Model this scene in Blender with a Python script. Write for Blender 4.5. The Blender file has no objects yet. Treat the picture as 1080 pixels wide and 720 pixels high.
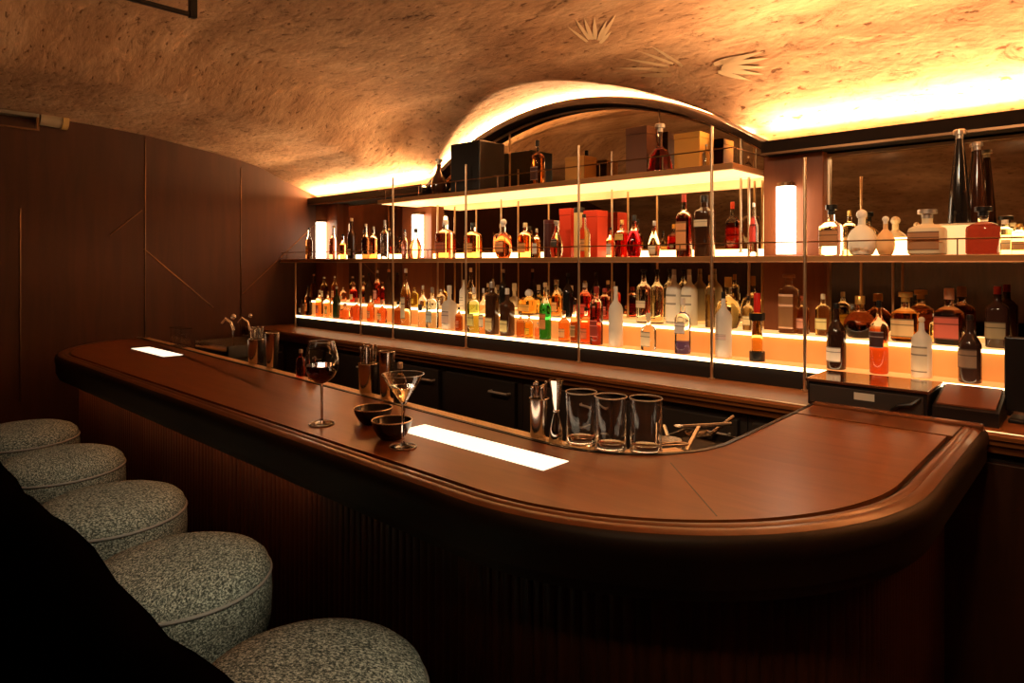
import bpy, bmesh, math, random
from mathutils import Vector, Matrix
random.seed(7)
C = bpy.context.scene.collection
H = 1.60
PI = math.pi
# ---------------------------------------------------------------- camera model (used to lay items along the shelves)
FP = 697.0
A = math.atan(640/697)
FX, FY = -math.sin(A), math.cos(A)
RX, RY = math.cos(A), math.sin(A)
def on_line(u, Y):
    """x along a line at depth Y parallel to the back wall, and its distance"""
    t = (u-540)/FP
    k = Y/(FY+t*RY)
    return k*(FX+t*RX), k

# ---------------------------------------------------------------- materials
MATS = {}
def mat(name, col=(.8,.8,.8), rough=.5, metal=0, trans=0, emit=None, es=0, coat=0, ior=1.45, spec=None):
    if name in MATS: return MATS[name]
    m = bpy.data.materials.new(name); m.use_nodes = True
    b = m.node_tree.nodes['Principled BSDF']
    b.inputs['Base Color'].default_value = (*col, 1)
    b.inputs['Roughness'].default_value = rough
    b.inputs['Metallic'].default_value = metal
    b.inputs['Transmission Weight'].default_value = trans
    b.inputs['IOR'].default_value = ior
    b.inputs['Coat Weight'].default_value = coat
    b.inputs['Coat Roughness'].default_value = .08
    if spec is not None: b.inputs['Specular IOR Level'].default_value = spec
    if emit:
        b.inputs['Emission Color'].default_value = (*emit, 1)
        b.inputs['Emission Strength'].default_value = es
    MATS[name] = m
    return m
def nodes(m):
    nt = m.node_tree
    return nt, nt.nodes, nt.links, nt.nodes['Principled BSDF']
def ramp(N, stops):
    r = N.new('ShaderNodeValToRGB')
    el = r.color_ramp.elements
    while len(el) < len(stops): el.new(.5)
    for e, (p, c) in zip(el, stops):
        e.position = p; e.color = (*c, 1)
    return r
def wood(name, c1, c2, rough=.35, coat=.3, scale=(1, 12, 12), bump=.05, axis='X'):
    m = mat(name, c1, rough, coat=coat)
    nt, N, L, b = nodes(m)
    tc = N.new('ShaderNodeTexCoord'); mp = N.new('ShaderNodeMapping')
    mp.inputs['Scale'].default_value = scale
    n = N.new('ShaderNodeTexNoise'); n.inputs['Scale'].default_value = 3; n.inputs['Detail'].default_value = 8
    n.inputs['Distortion'].default_value = .6
    r = ramp(N, [(.3, c1), (.7, c2)])
    L.new(tc.outputs['Object'], mp.inputs['Vector']); L.new(mp.outputs['Vector'], n.inputs['Vector'])
    L.new(n.outputs['Fac'], r.inputs['Fac']); L.new(r.outputs['Color'], b.inputs['Base Color'])
    bp = N.new('ShaderNodeBump'); bp.inputs['Strength'].default_value = bump; bp.inputs['Distance'].default_value = .002
    L.new(n.outputs['Fac'], bp.inputs['Height']); L.new(bp.outputs['Normal'], b.inputs['Normal'])
    return m

M_bar = wood('bar_wood', (.20,.060,.011), (.27,.085,.017), .34, .0, (1.2, 9, 9), .03)
M_rim = wood('bar_rim_wood', (.13,.043,.013), (.19,.063,.02), .30, .15, (2, 6, 6), .02)
M_apron = wood('apron_shaded_wood', (.010,.004,.002), (.018,.007,.0035), .6, .0, (2, 6, 6), .02)  # rim wood darkened; shade on the outward faces put into the colour
M_dark = wood('dark_wood', (.040,.015,.008), (.070,.026,.012), .38, .2, (8, 8, 1), .05)
M_flute = wood('fluted_wood', (.045,.015,.006), (.085,.028,.011), .45, .1, (14, 14, 1), .06)
M_wallwood = wood('wall_wood', (.046,.0125,.0025), (.068,.0185,.004), .62, .0, (6, 6, .6), .02)
M_pil = wood('pilaster_wood', (.17,.045,.011), (.24,.068,.018), .5, .0, (6, 6, .6), .02)
M_counter = wood('counter_wood', (.24,.075,.018), (.33,.11,.028), .4, .0, (1, 10, 10), .02)
M_floor = wood('floor_wood', (.03,.014,.008), (.05,.022,.012), .4, .1, (1, 8, 1), .05)
M_black = mat('black_lacquer', (.012,.011,.011), .35)
M_blackmatte = mat('black_cabinet', (.045,.034,.028), .5)
M_corn = mat('cornice_black', (.012,.008,.006), .7, spec=.15)
M_brass = mat('aged_brass', (.78,.60,.40), .35, 1)
M_brassd = mat('dark_brass', (.22,.12,.06), .35, 1)
M_steel = mat('steel', (.78,.70,.62), .18, 1)
M_chrome = mat('chrome', (.85,.82,.78), .08, 1)
M_shelf = mat('bronze_shelf', (.42,.20,.07), .45, .35)
M_glass = mat('clear_glass', (1,1,1), .01, trans=1, ior=1.45)
M_bead = mat('rim_glint', (.95,.85,.72), .2, trans=.35)  # pale bead painting highlights along the edges of clear glasses
M_wine = mat('red_wine', (.025,.0008,.001), .0, trans=.9, ior=1.33)
M_cocktail = mat('pale_cocktail', (.95,.85,.55), .0, trans=1, ior=1.33)
M_bowl = mat('dark_bowl', (.025,.02,.018), .25, coat=.3)
M_nut = wood('nut_brown', (.25,.11,.04), (.4,.2,.08), .6, 0, (40,40,40), .3)
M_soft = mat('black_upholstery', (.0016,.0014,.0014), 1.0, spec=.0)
M_strip = mat('warm_led', (1,.8,.5), .5, emit=(1,.50,.17), es=50)
M_midled = mat('shelf_led', (1,.8,.5), .5, emit=(1,.62,.24), es=6.5)
M_tube = mat('sconce_light', (1,.95,.85), .5, emit=(1,.80,.55), es=9)
M_panel = mat('counter_light', (1,.95,.85), .5, emit=(1,.80,.55), es=1.6)
M_under = mat('under_shelf_light', (1,.85,.6), .5, emit=(1,.53,.20), es=2.2)
M_tread = mat('glowing_tread', (1,.9,.7), .4, emit=(1,.70,.36), es=6)
M_uplight = mat('bar_front_led', (1,.8,.5), .5, emit=(1,.36,.10), es=9)
# glowing riser: amber translucent front lit from inside
M_riser = mat('glowing_riser', (.5,.18,.03), .35, emit=(1,.22,.045), es=.6)
nt, N, L, b = nodes(M_riser)
tc = N.new('ShaderNodeTexCoord'); n = N.new('ShaderNodeTexNoise'); n.inputs['Scale'].default_value = 5
r = ramp(N, [(.3, (1,.25,.04)), (.7, (1,.38,.08))])
L.new(tc.outputs['Object'], n.inputs['Vector']); L.new(n.outputs['Fac'], r.inputs['Fac']); L.new(r.outputs['Color'], b.inputs['Emission Color'])
# antique mirror
M_mirror = mat('smoked_mirror', (.50,.40,.28), .06, 1)
nt, N, L, b = nodes(M_mirror)
tc = N.new('ShaderNodeTexCoord'); n = N.new('ShaderNodeTexNoise'); n.inputs['Scale'].default_value = 3.5; n.inputs['Detail'].default_value = 6
n2 = N.new('ShaderNodeTexNoise'); n2.inputs['Scale'].default_value = 60; n2.inputs['Detail'].default_value = 3
r = ramp(N, [(.35, (.72,.58,.40)), (.65, (.92,.80,.62))])
r2 = ramp(N, [(.4, (.012,.012,.012)), (.8, (.05,.05,.05))])
L.new(tc.outputs['Object'], n.inputs['Vector']); L.new(tc.outputs['Object'], n2.inputs['Vector'])
L.new(n.outputs['Fac'], r.inputs['Fac']); L.new(r.outputs['Color'], b.inputs['Base Color'])
L.new(n.outputs['Fac'], r2.inputs['Fac']); L.new(r2.outputs['Color'], b.inputs['Roughness'])
# plaster ceiling
M_plaster = mat('old_plaster', (.5,.33,.22), .85, spec=.2)
nt, N, L, b = nodes(M_plaster)
tc = N.new('ShaderNodeTexCoord'); mp = N.new('ShaderNodeMapping'); mp.inputs['Rotation'].default_value = (0,0,.75); mp.inputs['Scale'].default_value = (.8,2.0,1)
L.new(tc.outputs['Object'], mp.inputs['Vector'])
n = N.new('ShaderNodeTexNoise'); n.inputs['Scale'].default_value = 1.7; n.inputs['Detail'].default_value = 9; n.inputs['Roughness'].default_value = .65
n2 = N.new('ShaderNodeTexNoise'); n2.inputs['Scale'].default_value = 9; n2.inputs['Detail'].default_value = 10; n2.inputs['Roughness'].default_value = .75; n2.inputs['Distortion'].default_value = .8
v = N.new('ShaderNodeTexNoise'); v.inputs['Scale'].default_value = 22; v.inputs['Detail'].default_value = 6
for q in (n, n2, v): L.new(mp.outputs['Vector'], q.inputs['Vector'])
r = ramp(N, [(.3, (.40,.22,.13)), (.52, (.60,.37,.23)), (.72, (.82,.56,.38))])
L.new(n.outputs['Fac'], r.inputs['Fac'])
r2 = ramp(N, [(.34, (.42,.38,.36)), (.46, (.92,.92,.92)), (.57, (1,1,1)), (.68, (1.35,1.3,1.2))])
L.new(n2.outputs['Fac'], r2.inputs['Fac'])
mx = N.new('ShaderNodeMixRGB'); mx.blend_type = 'MULTIPLY'; mx.inputs[0].default_value = 1
L.new(r.outputs['Color'], mx.inputs[1]); L.new(r2.outputs['Color'], mx.inputs[2])
r3 = ramp(N, [(.31, (.34,.28,.24)), (.37, (1,1,1))])
L.new(v.outputs['Fac'], r3.inputs['Fac'])
mx2 = N.new('ShaderNodeMixRGB'); mx2.blend_type = 'MULTIPLY'; mx2.inputs[0].default_value = 1
L.new(mx.outputs[0], mx2.inputs[1]); L.new(r3.outputs['Color'], mx2.inputs[2])
L.new(mx2.outputs[0], b.inputs['Base Color'])
ad = N.new('ShaderNodeMath'); ad.operation = 'ADD'
L.new(n2.outputs['Fac'], ad.inputs[0]); L.new(v.outputs['Fac'], ad.inputs[1])
bp = N.new('ShaderNodeBump'); bp.inputs['Strength'].default_value = .6; bp.inputs['Distance'].default_value = .005
L.new(ad.outputs[0], bp.inputs['Height']); L.new(bp.outputs['Normal'], b.inputs['Normal'])
M_fresco = mat('pale_fresco_paint', (.88,.68,.46), .85, spec=.2)
# tweed stool cloth
M_tweed = mat('tweed', (.3,.3,.3), .9, spec=.2)
nt, N, L, b = nodes(M_tweed)
tc = N.new('ShaderNodeTexCoord')
n = N.new('ShaderNodeTexNoise'); n.inputs['Scale'].default_value = 230; n.inputs['Detail'].default_value = 4; n.inputs['Roughness'].default_value = .8
mp = N.new('ShaderNodeMapping'); mp.inputs['Scale'].default_value = (1,.55,1)
L.new(tc.outputs['Object'], mp.inputs['Vector']); L.new(mp.outputs['Vector'], n.inputs['Vector'])
r = ramp(N, [(.40, (.030,.034,.026)), (.50, (.15,.155,.11)), (.60, (.62,.60,.44))])
L.new(n.outputs['Fac'], r.inputs['Fac']); L.new(r.outputs['Color'], b.inputs['Base Color'])
bp = N.new('ShaderNodeBump'); bp.inputs['Strength'].default_value = .6; bp.inputs['Distance'].default_value = .003
L.new(n.outputs['Fac'], bp.inputs['Height']); L.new(bp.outputs['Normal'], b.inputs['Normal'])
M_piping = mat('piping_cord', (.30,.26,.20), .6)
# textured rubber/brass mat along the inner edge
M_matt = mat('textured_ledge', (.95,.66,.34), .35, .6)
nt, N, L, b = nodes(M_matt)
tc = N.new('ShaderNodeTexCoord'); n = N.new('ShaderNodeTexVoronoi'); n.inputs['Scale'].default_value = 110
L.new(tc.outputs['Object'], n.inputs['Vector'])
bp = N.new('ShaderNodeBump'); bp.inputs['Strength'].default_value = 1; bp.inputs['Distance'].default_value = .006
L.new(n.outputs['Distance'], bp.inputs['Height']); L.new(bp.outputs['Normal'], b.inputs['Normal'])

# bottle materials
def tint(c):  # transparent coloured glass / spirit
    return mat('spirit_%02d_%02d_%02d' % tuple(int(x*99) for x in c), c, .03, trans=1, ior=1.36)
def solid(c, rough=.35, pre='paint'):
    return mat(pre+'_%02d_%02d_%02d' % tuple(int(x*99) for x in c), c, rough)
def frost_or_glow(c):  # frosted glass, and clear bottles whose milky glow is put into the colour
    nm = 'frosted_%02d_%02d_%02d' % tuple(int(x*99) for x in c)
    return mat(nm, c, .35, trans=.12, ior=1.3)
def labelmat(c):
    nm = 'label_%02d_%02d_%02d' % tuple(int(x*99) for x in c)
    if nm in MATS: return MATS[nm]
    m = mat(nm, c, .55)
    nt, N, L, b = nodes(m)
    tc = N.new('ShaderNodeTexCoord'); sp = N.new('ShaderNodeSeparateXYZ')
    L.new(tc.outputs['Generated'], sp.inputs[0])
    dk = tuple(x*.35 for x in c) if sum(c) > .6 else tuple(min(1, x*2+.25) for x in c)
    r = ramp(N, [(0,dk),(.05,c),(.60,c),(.64,dk),(.70,c),(.93,dk)])
    r.color_ramp.interpolation = 'CONSTANT'
    L.new(sp.outputs['Z'], r.inputs['Fac']); L.new(r.outputs['Color'], b.inputs['Base Color'])
    return m

# ---------------------------------------------------------------- mesh helpers
def link(name, bm, m, parent=None, smooth=False, mats=None):
    me = bpy.data.meshes.new(name)
    bmesh.ops.recalc_face_normals(bm, faces=bm.faces)
    bm.to_mesh(me); bm.free()
    if smooth:
        for p in me.polygons: p.use_smooth = True
        me.set_sharp_from_angle(angle=math.radians(38))
    for q in (mats or [m]): me.materials.append(q)
    o = bpy.data.objects.new(name, me); C.objects.link(o)
    if parent: o.parent = parent
    return o
def box(bm, x0, x1, y0, y1, z0, z1, bevel=0):
    vs = [bm.verts.new(p) for p in [(x0,y0,z0),(x1,y0,z0),(x1,y1,z0),(x0,y1,z0),(x0,y0,z1),(x1,y0,z1),(x1,y1,z1),(x0,y1,z1)]]
    fs = [bm.faces.new([vs[i] for i in f]) for f in [(3,2,1,0),(4,5,6,7),(0,1,5,4),(1,2,6,5),(2,3,7,6),(3,0,4,7)]]
    if bevel:
        es = {e for f in fs for e in f.edges}
        bmesh.ops.bevel(bm, geom=list(es), offset=bevel, segments=3, affect='EDGES', profile=.5)
def tube(bm, a, b, r, seg=10, r2=None):
    a, b = Vector(a), Vector(b); d = b-a
    q = d.to_track_quat('Z','Y').to_matrix().to_4x4()
    bmesh.ops.create_cone(bm, cap_ends=True, segments=seg, radius1=r, radius2=r if r2 is None else r2, depth=d.length,
                          matrix=Matrix.Translation((a+b)/2) @ q)
def polytube(bm, pts, r, seg=8, closed=False):
    rings = []
    n = len(pts)
    P = [Vector(p) for p in pts]
    for i in range(n):
        if closed: d = P[(i+1)%n]-P[i-1]
        else: d = P[min(i+1,n-1)]-P[max(i-1,0)]
        q = d.to_track_quat('Z','Y').to_matrix()
        rings.append([bm.verts.new(P[i]+q@Vector((r*math.cos(2*PI*j/seg), r*math.sin(2*PI*j/seg), 0))) for j in range(seg)])
    for i in range(n if closed else n-1):
        A_, B_ = rings[i], rings[(i+1)%n]
        for j in range(seg): bm.faces.new([A_[j],A_[(j+1)%seg],B_[(j+1)%seg],B_[j]])
    if not closed:
        bm.faces.new(rings[0]); bm.faces.new(rings[-1])
def lathe(bm, prof, seg=24, ex=2.0, sy=1.0, cx=0, cy=0, mi=None, power=None):
    """prof = [(r,z)...]; ex = superellipse exponent of the cross-section"""
    rings = []
    for k, (r, z) in enumerate(prof):
        if r < 1e-5:
            rings.append([bm.verts.new((cx,cy,z))]); continue
        e = ex if power is None else power[k]
        ring = []
        for j in range(seg):
            a = 2*PI*(j+.5)/seg; c, s = math.cos(a), math.sin(a)
            q = (abs(c)**e+abs(s)**e)**(-1/e)
            ring.append(bm.verts.new((cx+r*q*c, cy+r*q*s*sy, z)))
        rings.append(ring)
    for k in range(len(rings)-1):
        a, b = rings[k], rings[k+1]
        if len(a) == 1 and len(b) == 1: continue
        for j in range(seg):
            j2 = (j+1) % seg
            if len(a) == 1: f = bm.faces.new([a[0], b[j2], b[j]])
            elif len(b) == 1: f = bm.faces.new([a[j], a[j2], b[0]])
            else: f = bm.faces.new([a[j], a[j2], b[j2], b[j]])
            if mi: f.material_index = mi(prof[k][1], prof[k+1][1])
def sweep(bm, path, prof, closed_prof=False):
    """path = list of (x,y,nx,ny) with n pointing inwards; prof = [(inset, z)...]"""
    rings = [[bm.verts.new((x+nx*o, y+ny*o, z)) for (o, z) in prof] for (x,y,nx,ny) in path]
    m = len(prof)
    for i in range(len(rings)-1):
        for j in range(m if closed_prof else m-1):
            bm.faces.new([rings[i][j], rings[i+1][j], rings[i+1][(j+1)%m], rings[i][(j+1)%m]])
    if closed_prof:
        bm.faces.new(rings[0]); bm.faces.new(rings[-1])
def prism(bm, pts, z0, z1):
    b = [bm.verts.new((x,y,z0)) for x,y in pts]; t = [bm.verts.new((x,y,z1)) for x,y in pts]
    bm.faces.new(t); bm.faces.new(b[::-1])
    n = len(pts)
    for i in range(n): bm.faces.new([b[i], b[(i+1)%n], t[(i+1)%n], t[i]])
def thing(name, label, cat, loc=(0,0,0), rz=0, group=None):
    o = bpy.data.objects.new(name, None); C.objects.link(o)
    o.location = loc; o.rotation_euler = (0,0,rz); o.empty_display_size = .1
    o['label'] = label; o['category'] = cat
    if group: o['group'] = group
    return o
def tag(o, label, cat, group=None):
    o['label'] = label; o['category'] = cat
    if group: o['group'] = group
    return o
def struct(o, label=None, cat=None):
    o['kind'] = 'structure'
    if label: o['label'] = label
    if cat: o['category'] = cat
    return o
NB = bmesh.new

# ---------------------------------------------------------------- room shell
XL, XR, YB, YF = -5.2, 1.6, 3.20, -2.4
def interp(tab, y):
    if y >= tab[0][0]: return tab[0][1]
    for (a, za), (b_, zb) in zip(tab, tab[1:]):
        if y >= b_:
            t = (y-b_)/(a-b_); return zb+(za-zb)*t
    return tab[-1][1]
PA = [(3.2,.55),(3.02,.62),(2.82,.69),(2.6,.785),(2.44,.82),(2.24,.855),(2.04,.88),(1.73,.925),(1.33,.95),(.8,.96),(.2,.95),(-.5,.88),(-1.2,.72),(-1.9,.45),(-2.5,.1)]
PB = [(3.2,.56),(3.12,.60),(3.0,.69),(2.88,.82),(2.77,.925),(2.66,.985),(2.3,1.045),(1.9,1.10),(1.4,1.18),(.8,1.2),(.2,1.18),(-.5,1.08),(-1.2,.88),(-1.9,.55),(-2.5,.15)]
AC, AR, AT = -2.44, 2.07, .93      # mirror arch: centre x, radius, top
def archz(x, top=AT, c=AC, R=AR):
    d = min(abs(x-c), R*.99)
    return top-(R-math.sqrt(R*R-d*d))
def ceil(x, y):
    t = min(1, max(0, (x+4.05)/.55)); t = t*t*(3-2*t)
    z = interp(PA, y)*(1-t)+interp(PB, y)*t
    if abs(x-AC) < 1.35 and y > 1.6:
        z = max(z, archz(x, AT+.038)+.02*(3.2-y))
    return H+z
bm = NB()
nx, ny = 200, 166
g = [[bm.verts.new((XL+(XR-XL)*i/nx, YF+(YB-YF)*j/ny, ceil(XL+(XR-XL)*i/nx, YF+(YB-YF)*j/ny))) for j in range(ny+1)] for i in range(nx+1)]
for i in range(nx):
    for j in range(ny): bm.faces.new([g[i][j], g[i][j+1], g[i+1][j+1], g[i+1][j]])
ce = struct(link('ceiling', bm, M_plaster, smooth=True))
bm = NB(); box(bm, XL-.1, XR+.1, YF-.1, YB+.1, -.06, 0); struct(link('floor', bm, M_floor))
bm = NB(); box(bm, XL, XR, YB, YB+.1, 0, 2.9); struct(link('wall_back', bm, M_dark))
bm = NB(); box(bm, XL-.1, XL, YF, YB+.1, 0, 2.9); wl = struct(link('wall_left', bm, M_wallwood))
bm = NB(); box(bm, XR, XR+.1, YF, YB+.1, 0, 2.9); struct(link('wall_right', bm, M_dark))
bm = NB(); box(bm, XL, XR, YF-.1, YF, 0, 2.9); struct(link('wall_front', bm, M_dark))
# inlay lines of the left wall (y, z offsets from eye height)
for (a, b_) in [((.99,-.9),(.99,.35)), ((1.73,-.9),(1.73,.90)), ((2.44,-.9),(2.44,.76)),
                ((1.5,.19),(1.71,.38)), ((1.72,.10),(2.22,-.35)), ((2.45,-.25),(3.10,.33))]:
    bm = NB(); polytube(bm, [(XL+.001, a[0], H+a[1]), (XL+.001, b_[0], H+b_[1])], .0045, 6)
    link('brass_inlay', bm, M_brassd, wl)

# fresco marks on the ceiling
def hit(u, v):
    t = (u-540)/FP; s = (277-v)/FP
    k = .5
    while k < 8:
        x, y, z = k*(FX+t*RX), k*(FY+t*RY), H+k*s
        if z >= ceil(x, y): return x, y
        k += .01
    return x, y
def fresco(c, tips, w):
    bm = NB(); cx, cy = hit(*c)
    for tp in tips:
        tx, ty = hit(*tp); d = Vector((tx-cx, ty-cy)); 
        if d.length < 1e-4: continue
        nrm = Vector((-d.y, d.x)).normalized()*w
        K = 8; L_, R_ = [], []
        for i in range(K+1):
            q = i/K; wd = math.sin(PI*min(1, q*.75+.25))*(1-.15*q)
            px, py = cx+d.x*(.30+.70*q), cy+d.y*(.30+.70*q)
            a = (px+nrm.x*wd, py+nrm.y*wd); b2 = (px-nrm.x*wd, py-nrm.y*wd)
            L_.append(bm.verts.new((*a, ceil(*a)-.0025))); R_.append(bm.verts.new((*b2, ceil(*b2)-.0025)))
        for i in range(K): bm.faces.new([L_[i], L_[i+1], R_[i+1], R_[i]])
    return link('painted_sunburst', bm, M_fresco, ce)
fresco((628,50), [(598,26),(606,18),(616,18),(627,16),(640,20),(650,14),(645,32)], .010)
fresco((728,76), [(648,70),(656,60),(668,52),(684,48),(700,54),(664,78)], .009)
fresco((742,70), [(806,52),(812,60),(808,68),(806,76),(794,84),(780,56)], .009)

# mirrors, pilasters, cornice
def mirror(label, pts, name='wall_mirror'):
    t = thing(name, label, 'mirror', (0, 3.17, 0))
    bm = NB()
    f = [bm.verts.new((x,0,z)) for x,z in pts]; k = [bm.verts.new((x,.02,z)) for x,z in pts]
    bm.faces.new(f); bm.faces.new(k[::-1]); n_ = len(pts)
    for i in range(n_): bm.faces.new([f[i], f[(i+1)%n_], k[(i+1)%n_], k[i]])
    link('mirror_glass', bm, M_mirror, t)
    return t
zb = H-.44
arc = [(x, H+archz(x)-.012) for x in [AC+1.2-2.4*i/36 for i in range(37)]]
m1 = mirror('smoky arched mirror above and behind the central bottle shelves', [(AC-1.2, zb), (AC+1.2, zb)]+arc)
for xs in (-2.93, -1.83):
    bm = NB(); box(bm, xs-.003, xs+.003, -.006, 0, H+.43, H+archz(xs)-.012); link('brass_joint', bm, M_brass, m1)
bm = NB(); polytube(bm, [(x, -.008, z-.012) for x, z in arc], .005, 6); link('brass_beading', bm, M_brass, m1)
m2 = mirror('dark smoked mirror panel behind the shelves in the left corner', [(-4.86,zb),(-3.98,zb),(-3.98,H+.5),(-4.86,H+.5)])
m3 = mirror('wide dark smoked mirror panel behind the right-hand shelf', [(-.97,zb),(1.55,zb),(1.55,H+.49),(-.97,H+.49)])
bm = NB(); box(bm, -.97, 1.55, -.012, 0, H+.478, H+.49); box(bm, -.97, -.958, -.012, 0, zb, H+.478); link('brass_frame', bm, M_brass, m3)
for i, (x0, x1) in enumerate([(-5.2,-4.86), (-3.98,-3.64), (-1.24,-.97)]):
    bm = NB(); box(bm, x0, x1, 3.11, 3.2, .9, H+.50, .006); struct(link('trim_%d' % (i+1), bm, M_pil))
def cornice(i, x0, x1):
    bm = NB(); box(bm, x0, x1, 3.04, 3.2, H+.50, H+.545); box(bm, x0, x1, 3.032, 3.0398, H+.506, H+.560); o = struct(link('trim_%d' % i, bm, M_corn))
    bm = NB(); box(bm, x0, x1, 3.05, 3.085, H+.5455, H+.548); link('light_strip', bm, M_strip, o)
    bm = NB(); box(bm, x0, x1, 3.025, 3.039, H+.495, H+.505); link('brass_edge', bm, M_brassd, o)
cornice(4, -5.2, -3.66)
cornice(5, -1.22, 1.6)
bm = NB()
for i in range(37):
    x = AC+1.22-2.44*i/36
    z = H+archz(x)
    ring = [bm.verts.new(p) for p in [(x,3.08,z-.014),(x,3.19,z-.014),(x,3.19,z+.014),(x,3.08,z+.014)]]
    if i:
        for j in range(4): bm.faces.new([pr[j], pr[(j+1)%4], ring[(j+1)%4], ring[j]])
    else: bm.faces.new(ring)
    pr = ring
bm.faces.new(pr)
for i in range(37):
    x = AC+1.22-2.44*i/36
    z = H+archz(x)
    ring = [bm.verts.new(p) for p in [(x,3.071,z-.014),(x,3.0795,z-.014),(x,3.0795,z+.024),(x,3.071,z+.024)]]
    if i:
        for j in range(4): bm.faces.new([pr[j], pr[(j+1)%4], ring[(j+1)%4], ring[j]])
    else: bm.faces.new(ring)
    pr = ring
bm.faces.new(pr)
ar = struct(link('trim_6', bm, M_corn))
bm = NB()
for i in range(37):
    x = AC+1.2-2.4*i/36; z = H+archz(x)+.0145
    ring = [bm.verts.new(p) for p in [(x,3.12,z),(x,3.14,z),(x,3.14,z+.003),(x,3.12,z+.003)]]
    if i:
        for j in range(4): bm.faces.new([pr[j], pr[(j+1)%4], ring[(j+1)%4], ring[j]])
    pr = ring
link('light_strip', bm, M_strip, ar)

# sconces
for u, lb in [(338,'glowing white tube wall light in the far left corner above the middle shelf'),
              (440,'glowing white tube wall light behind the shelf posts, between the left and central mirrors'),
              (828.5,'brightest white tube wall light on the pilaster right of the arched mirror')]:
    x, k = on_line(u, 3.05)
    t = thing('wall_sconce', lb, 'wall light', (x, 3.055, H+.04))
    rr = .042
    bm = NB(); lathe(bm, [(0,.0),(rr,.0),(rr,.305),(0,.305)], 24); link('light_tube', bm, M_tube, t, True).data.shade_flat()
    bm = NB(); lathe(bm, [(0,.306),(rr*.9,.306),(rr*.9,.322),(0,.322)], 20); link('top_cap', bm, M_brassd, t)
    bm = NB(); box(bm, -.02,.02,.0,.055,.312,.33); link('mounting_bracket', bm, M_brassd, t)

# ---------------------------------------------------------------- back counter, cabinets
YC = 2.46
t = thing('back_counter', 'long polished wooden back counter running under the glowing bottle shelf', 'counter', (0,0,0))
bm = NB()
path = [(-5.19, YC, 0, 1), (1.59, YC, 0, 1)]
sweep(bm, path, [(.74,1.08),(.03,1.08),(.018,1.085),(.008,1.084),(0,1.076),(0,1.064),(.010,1.058),(.010,1.046),(.025,1.036),(.03,1.018),(.74,1.018)], True)
link('worktop', bm, M_counter, t)
bm = NB(); polytube(bm, [(-5.19,YC+.010,1.0855),(1.59,YC+.010,1.0855)], .003, 6); link('brass_edge', bm, M_brass, t)
edges = [-5.15,-4.60,-4.05,-3.45,-2.84,-2.25,-1.66,-1.07,-.48,.11,.70,1.29]
for i, (a, b_) in enumerate(zip(edges, edges[1:])):
    desc = ['farthest back-bar fridge cabinet, against the left wall', 'black back-bar cabinet behind the steel sink tap', 'black back-bar cabinet just left of the red wine glass',
            'black back-bar cabinet seen through the martini glass', 'black back-bar cabinet with bright bar handle behind the martini glass', 'black back-bar cabinet behind the tall steel cup',
            'black back-bar cabinet behind the three clear tumblers', 'black back-bar cabinet behind the bar tools in the corner', 'dark cabinet under the counter at the bar end',
            'dark cabinet right of the rounded bar end', 'last dark cabinet at the far right'][i]
    c = thing('back_bar_cabinet', desc, 'cabinet', ((a+b_)/2, 2.50, 0))
    w = (b_-a)/2
    bm = NB(); box(bm, -w+.002, w-.002, .03, .66, .0, 1.015); link('carcass', bm, M_blackmatte, c)
    bm = NB(); box(bm, -w+.03, w-.03, .0, .028, .12, .985, .004); d = link('door', bm, M_blackmatte if i < 8 else M_dark, c)
    if i < 8:
        bm = NB(); polytube(bm, [(w-.19,.0,.925),(w-.19,-.025,.925),(w-.06,-.025,.925),(w-.06,.0,.925)], .006, 8); link('handle', bm, mat('satin_handle', (.85,.75,.62), .5, .4), d)

# glowing two-tier bottle step
t = thing('glowing_bottle_step', 'long two-tier display step glowing white and amber under the lowest bottles', 'display shelf', (0,0,0))
X0, X1 = -4.96, -.27
bm = NB(); box(bm, X0, X1, 2.80, 3.165, H-.52+.001, H-.4445); link('plinth', bm, M_black, t)
bm = NB(); box(bm, X0, X1, 2.7945, 2.935, H-.444, H-.43); link('front_tread', bm, mat('front_tread_glass', (.75,.42,.18), .25, emit=(1,.34,.09), es=.75), t)
bm = NB(); box(bm, X0, X1, 2.785, 2.794, H-.444, H-.4285); link('edge_light', bm, M_tread, t)
bm = NB(); box(bm, X0, X1, 2.926, 2.9345, H-.327, H-.3145); link('edge_light', bm, M_tread, t)
bm = NB(); box(bm, X0, X1, 2.9352, 2.95, H-.4299, H-.3225); link('riser', bm, M_riser, t)
bm = NB(); box(bm, X0, X1, 2.95, 3.165, H-.444, H-.3225); link('core', bm, M_black, t)
bm = NB(); box(bm, X0, X1, 2.9352, 3.165, H-.322, H-.315); link('rear_tread', bm, mat('rear_tread_glass', (1,.8,.5), .3, emit=(1,.50,.16), es=1.1), t)

# ---------------------------------------------------------------- shelving rack
rk = thing('bottle_shelf_rack', 'brass-post shelf rack holding two tiers of bottles in front of the mirrors', 'shelving', (0,0,0))
bm = NB(); box(bm, -5.19, 1.58, 2.775, 3.165, H+.001, H+.029, .003); ms = link('middle_shelf', bm, M_shelf, rk)
bm = NB(); box(bm, -5.0, 1.5, 3.125, 3.15, H+.0295, H+.066); box(bm, -.96, 1.5, 3.10, 3.1245, H+.0295, H+.105); link('light_strip', bm, M_midled, ms)
bm = NB(); polytube(bm, [(-5.19,2.772,H+.003),(1.58,2.772,H+.003)], .003, 6); link('brass_edge', bm, M_brass, ms)
bm = NB(); box(bm, -3.83, -1.24, 2.775, 3.165, H+.412, H+.438, .003); us = link('upper_shelf', bm, M_shelf, rk)
bm = NB(); box(bm, -3.81, -1.25, 2.80, 2.985, H+.4085, H+.4115); box(bm, -3.81, -1.25, 2.99, 3.16, H+.4085, H+.4115); link('light_panel', bm, M_under, us)
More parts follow.
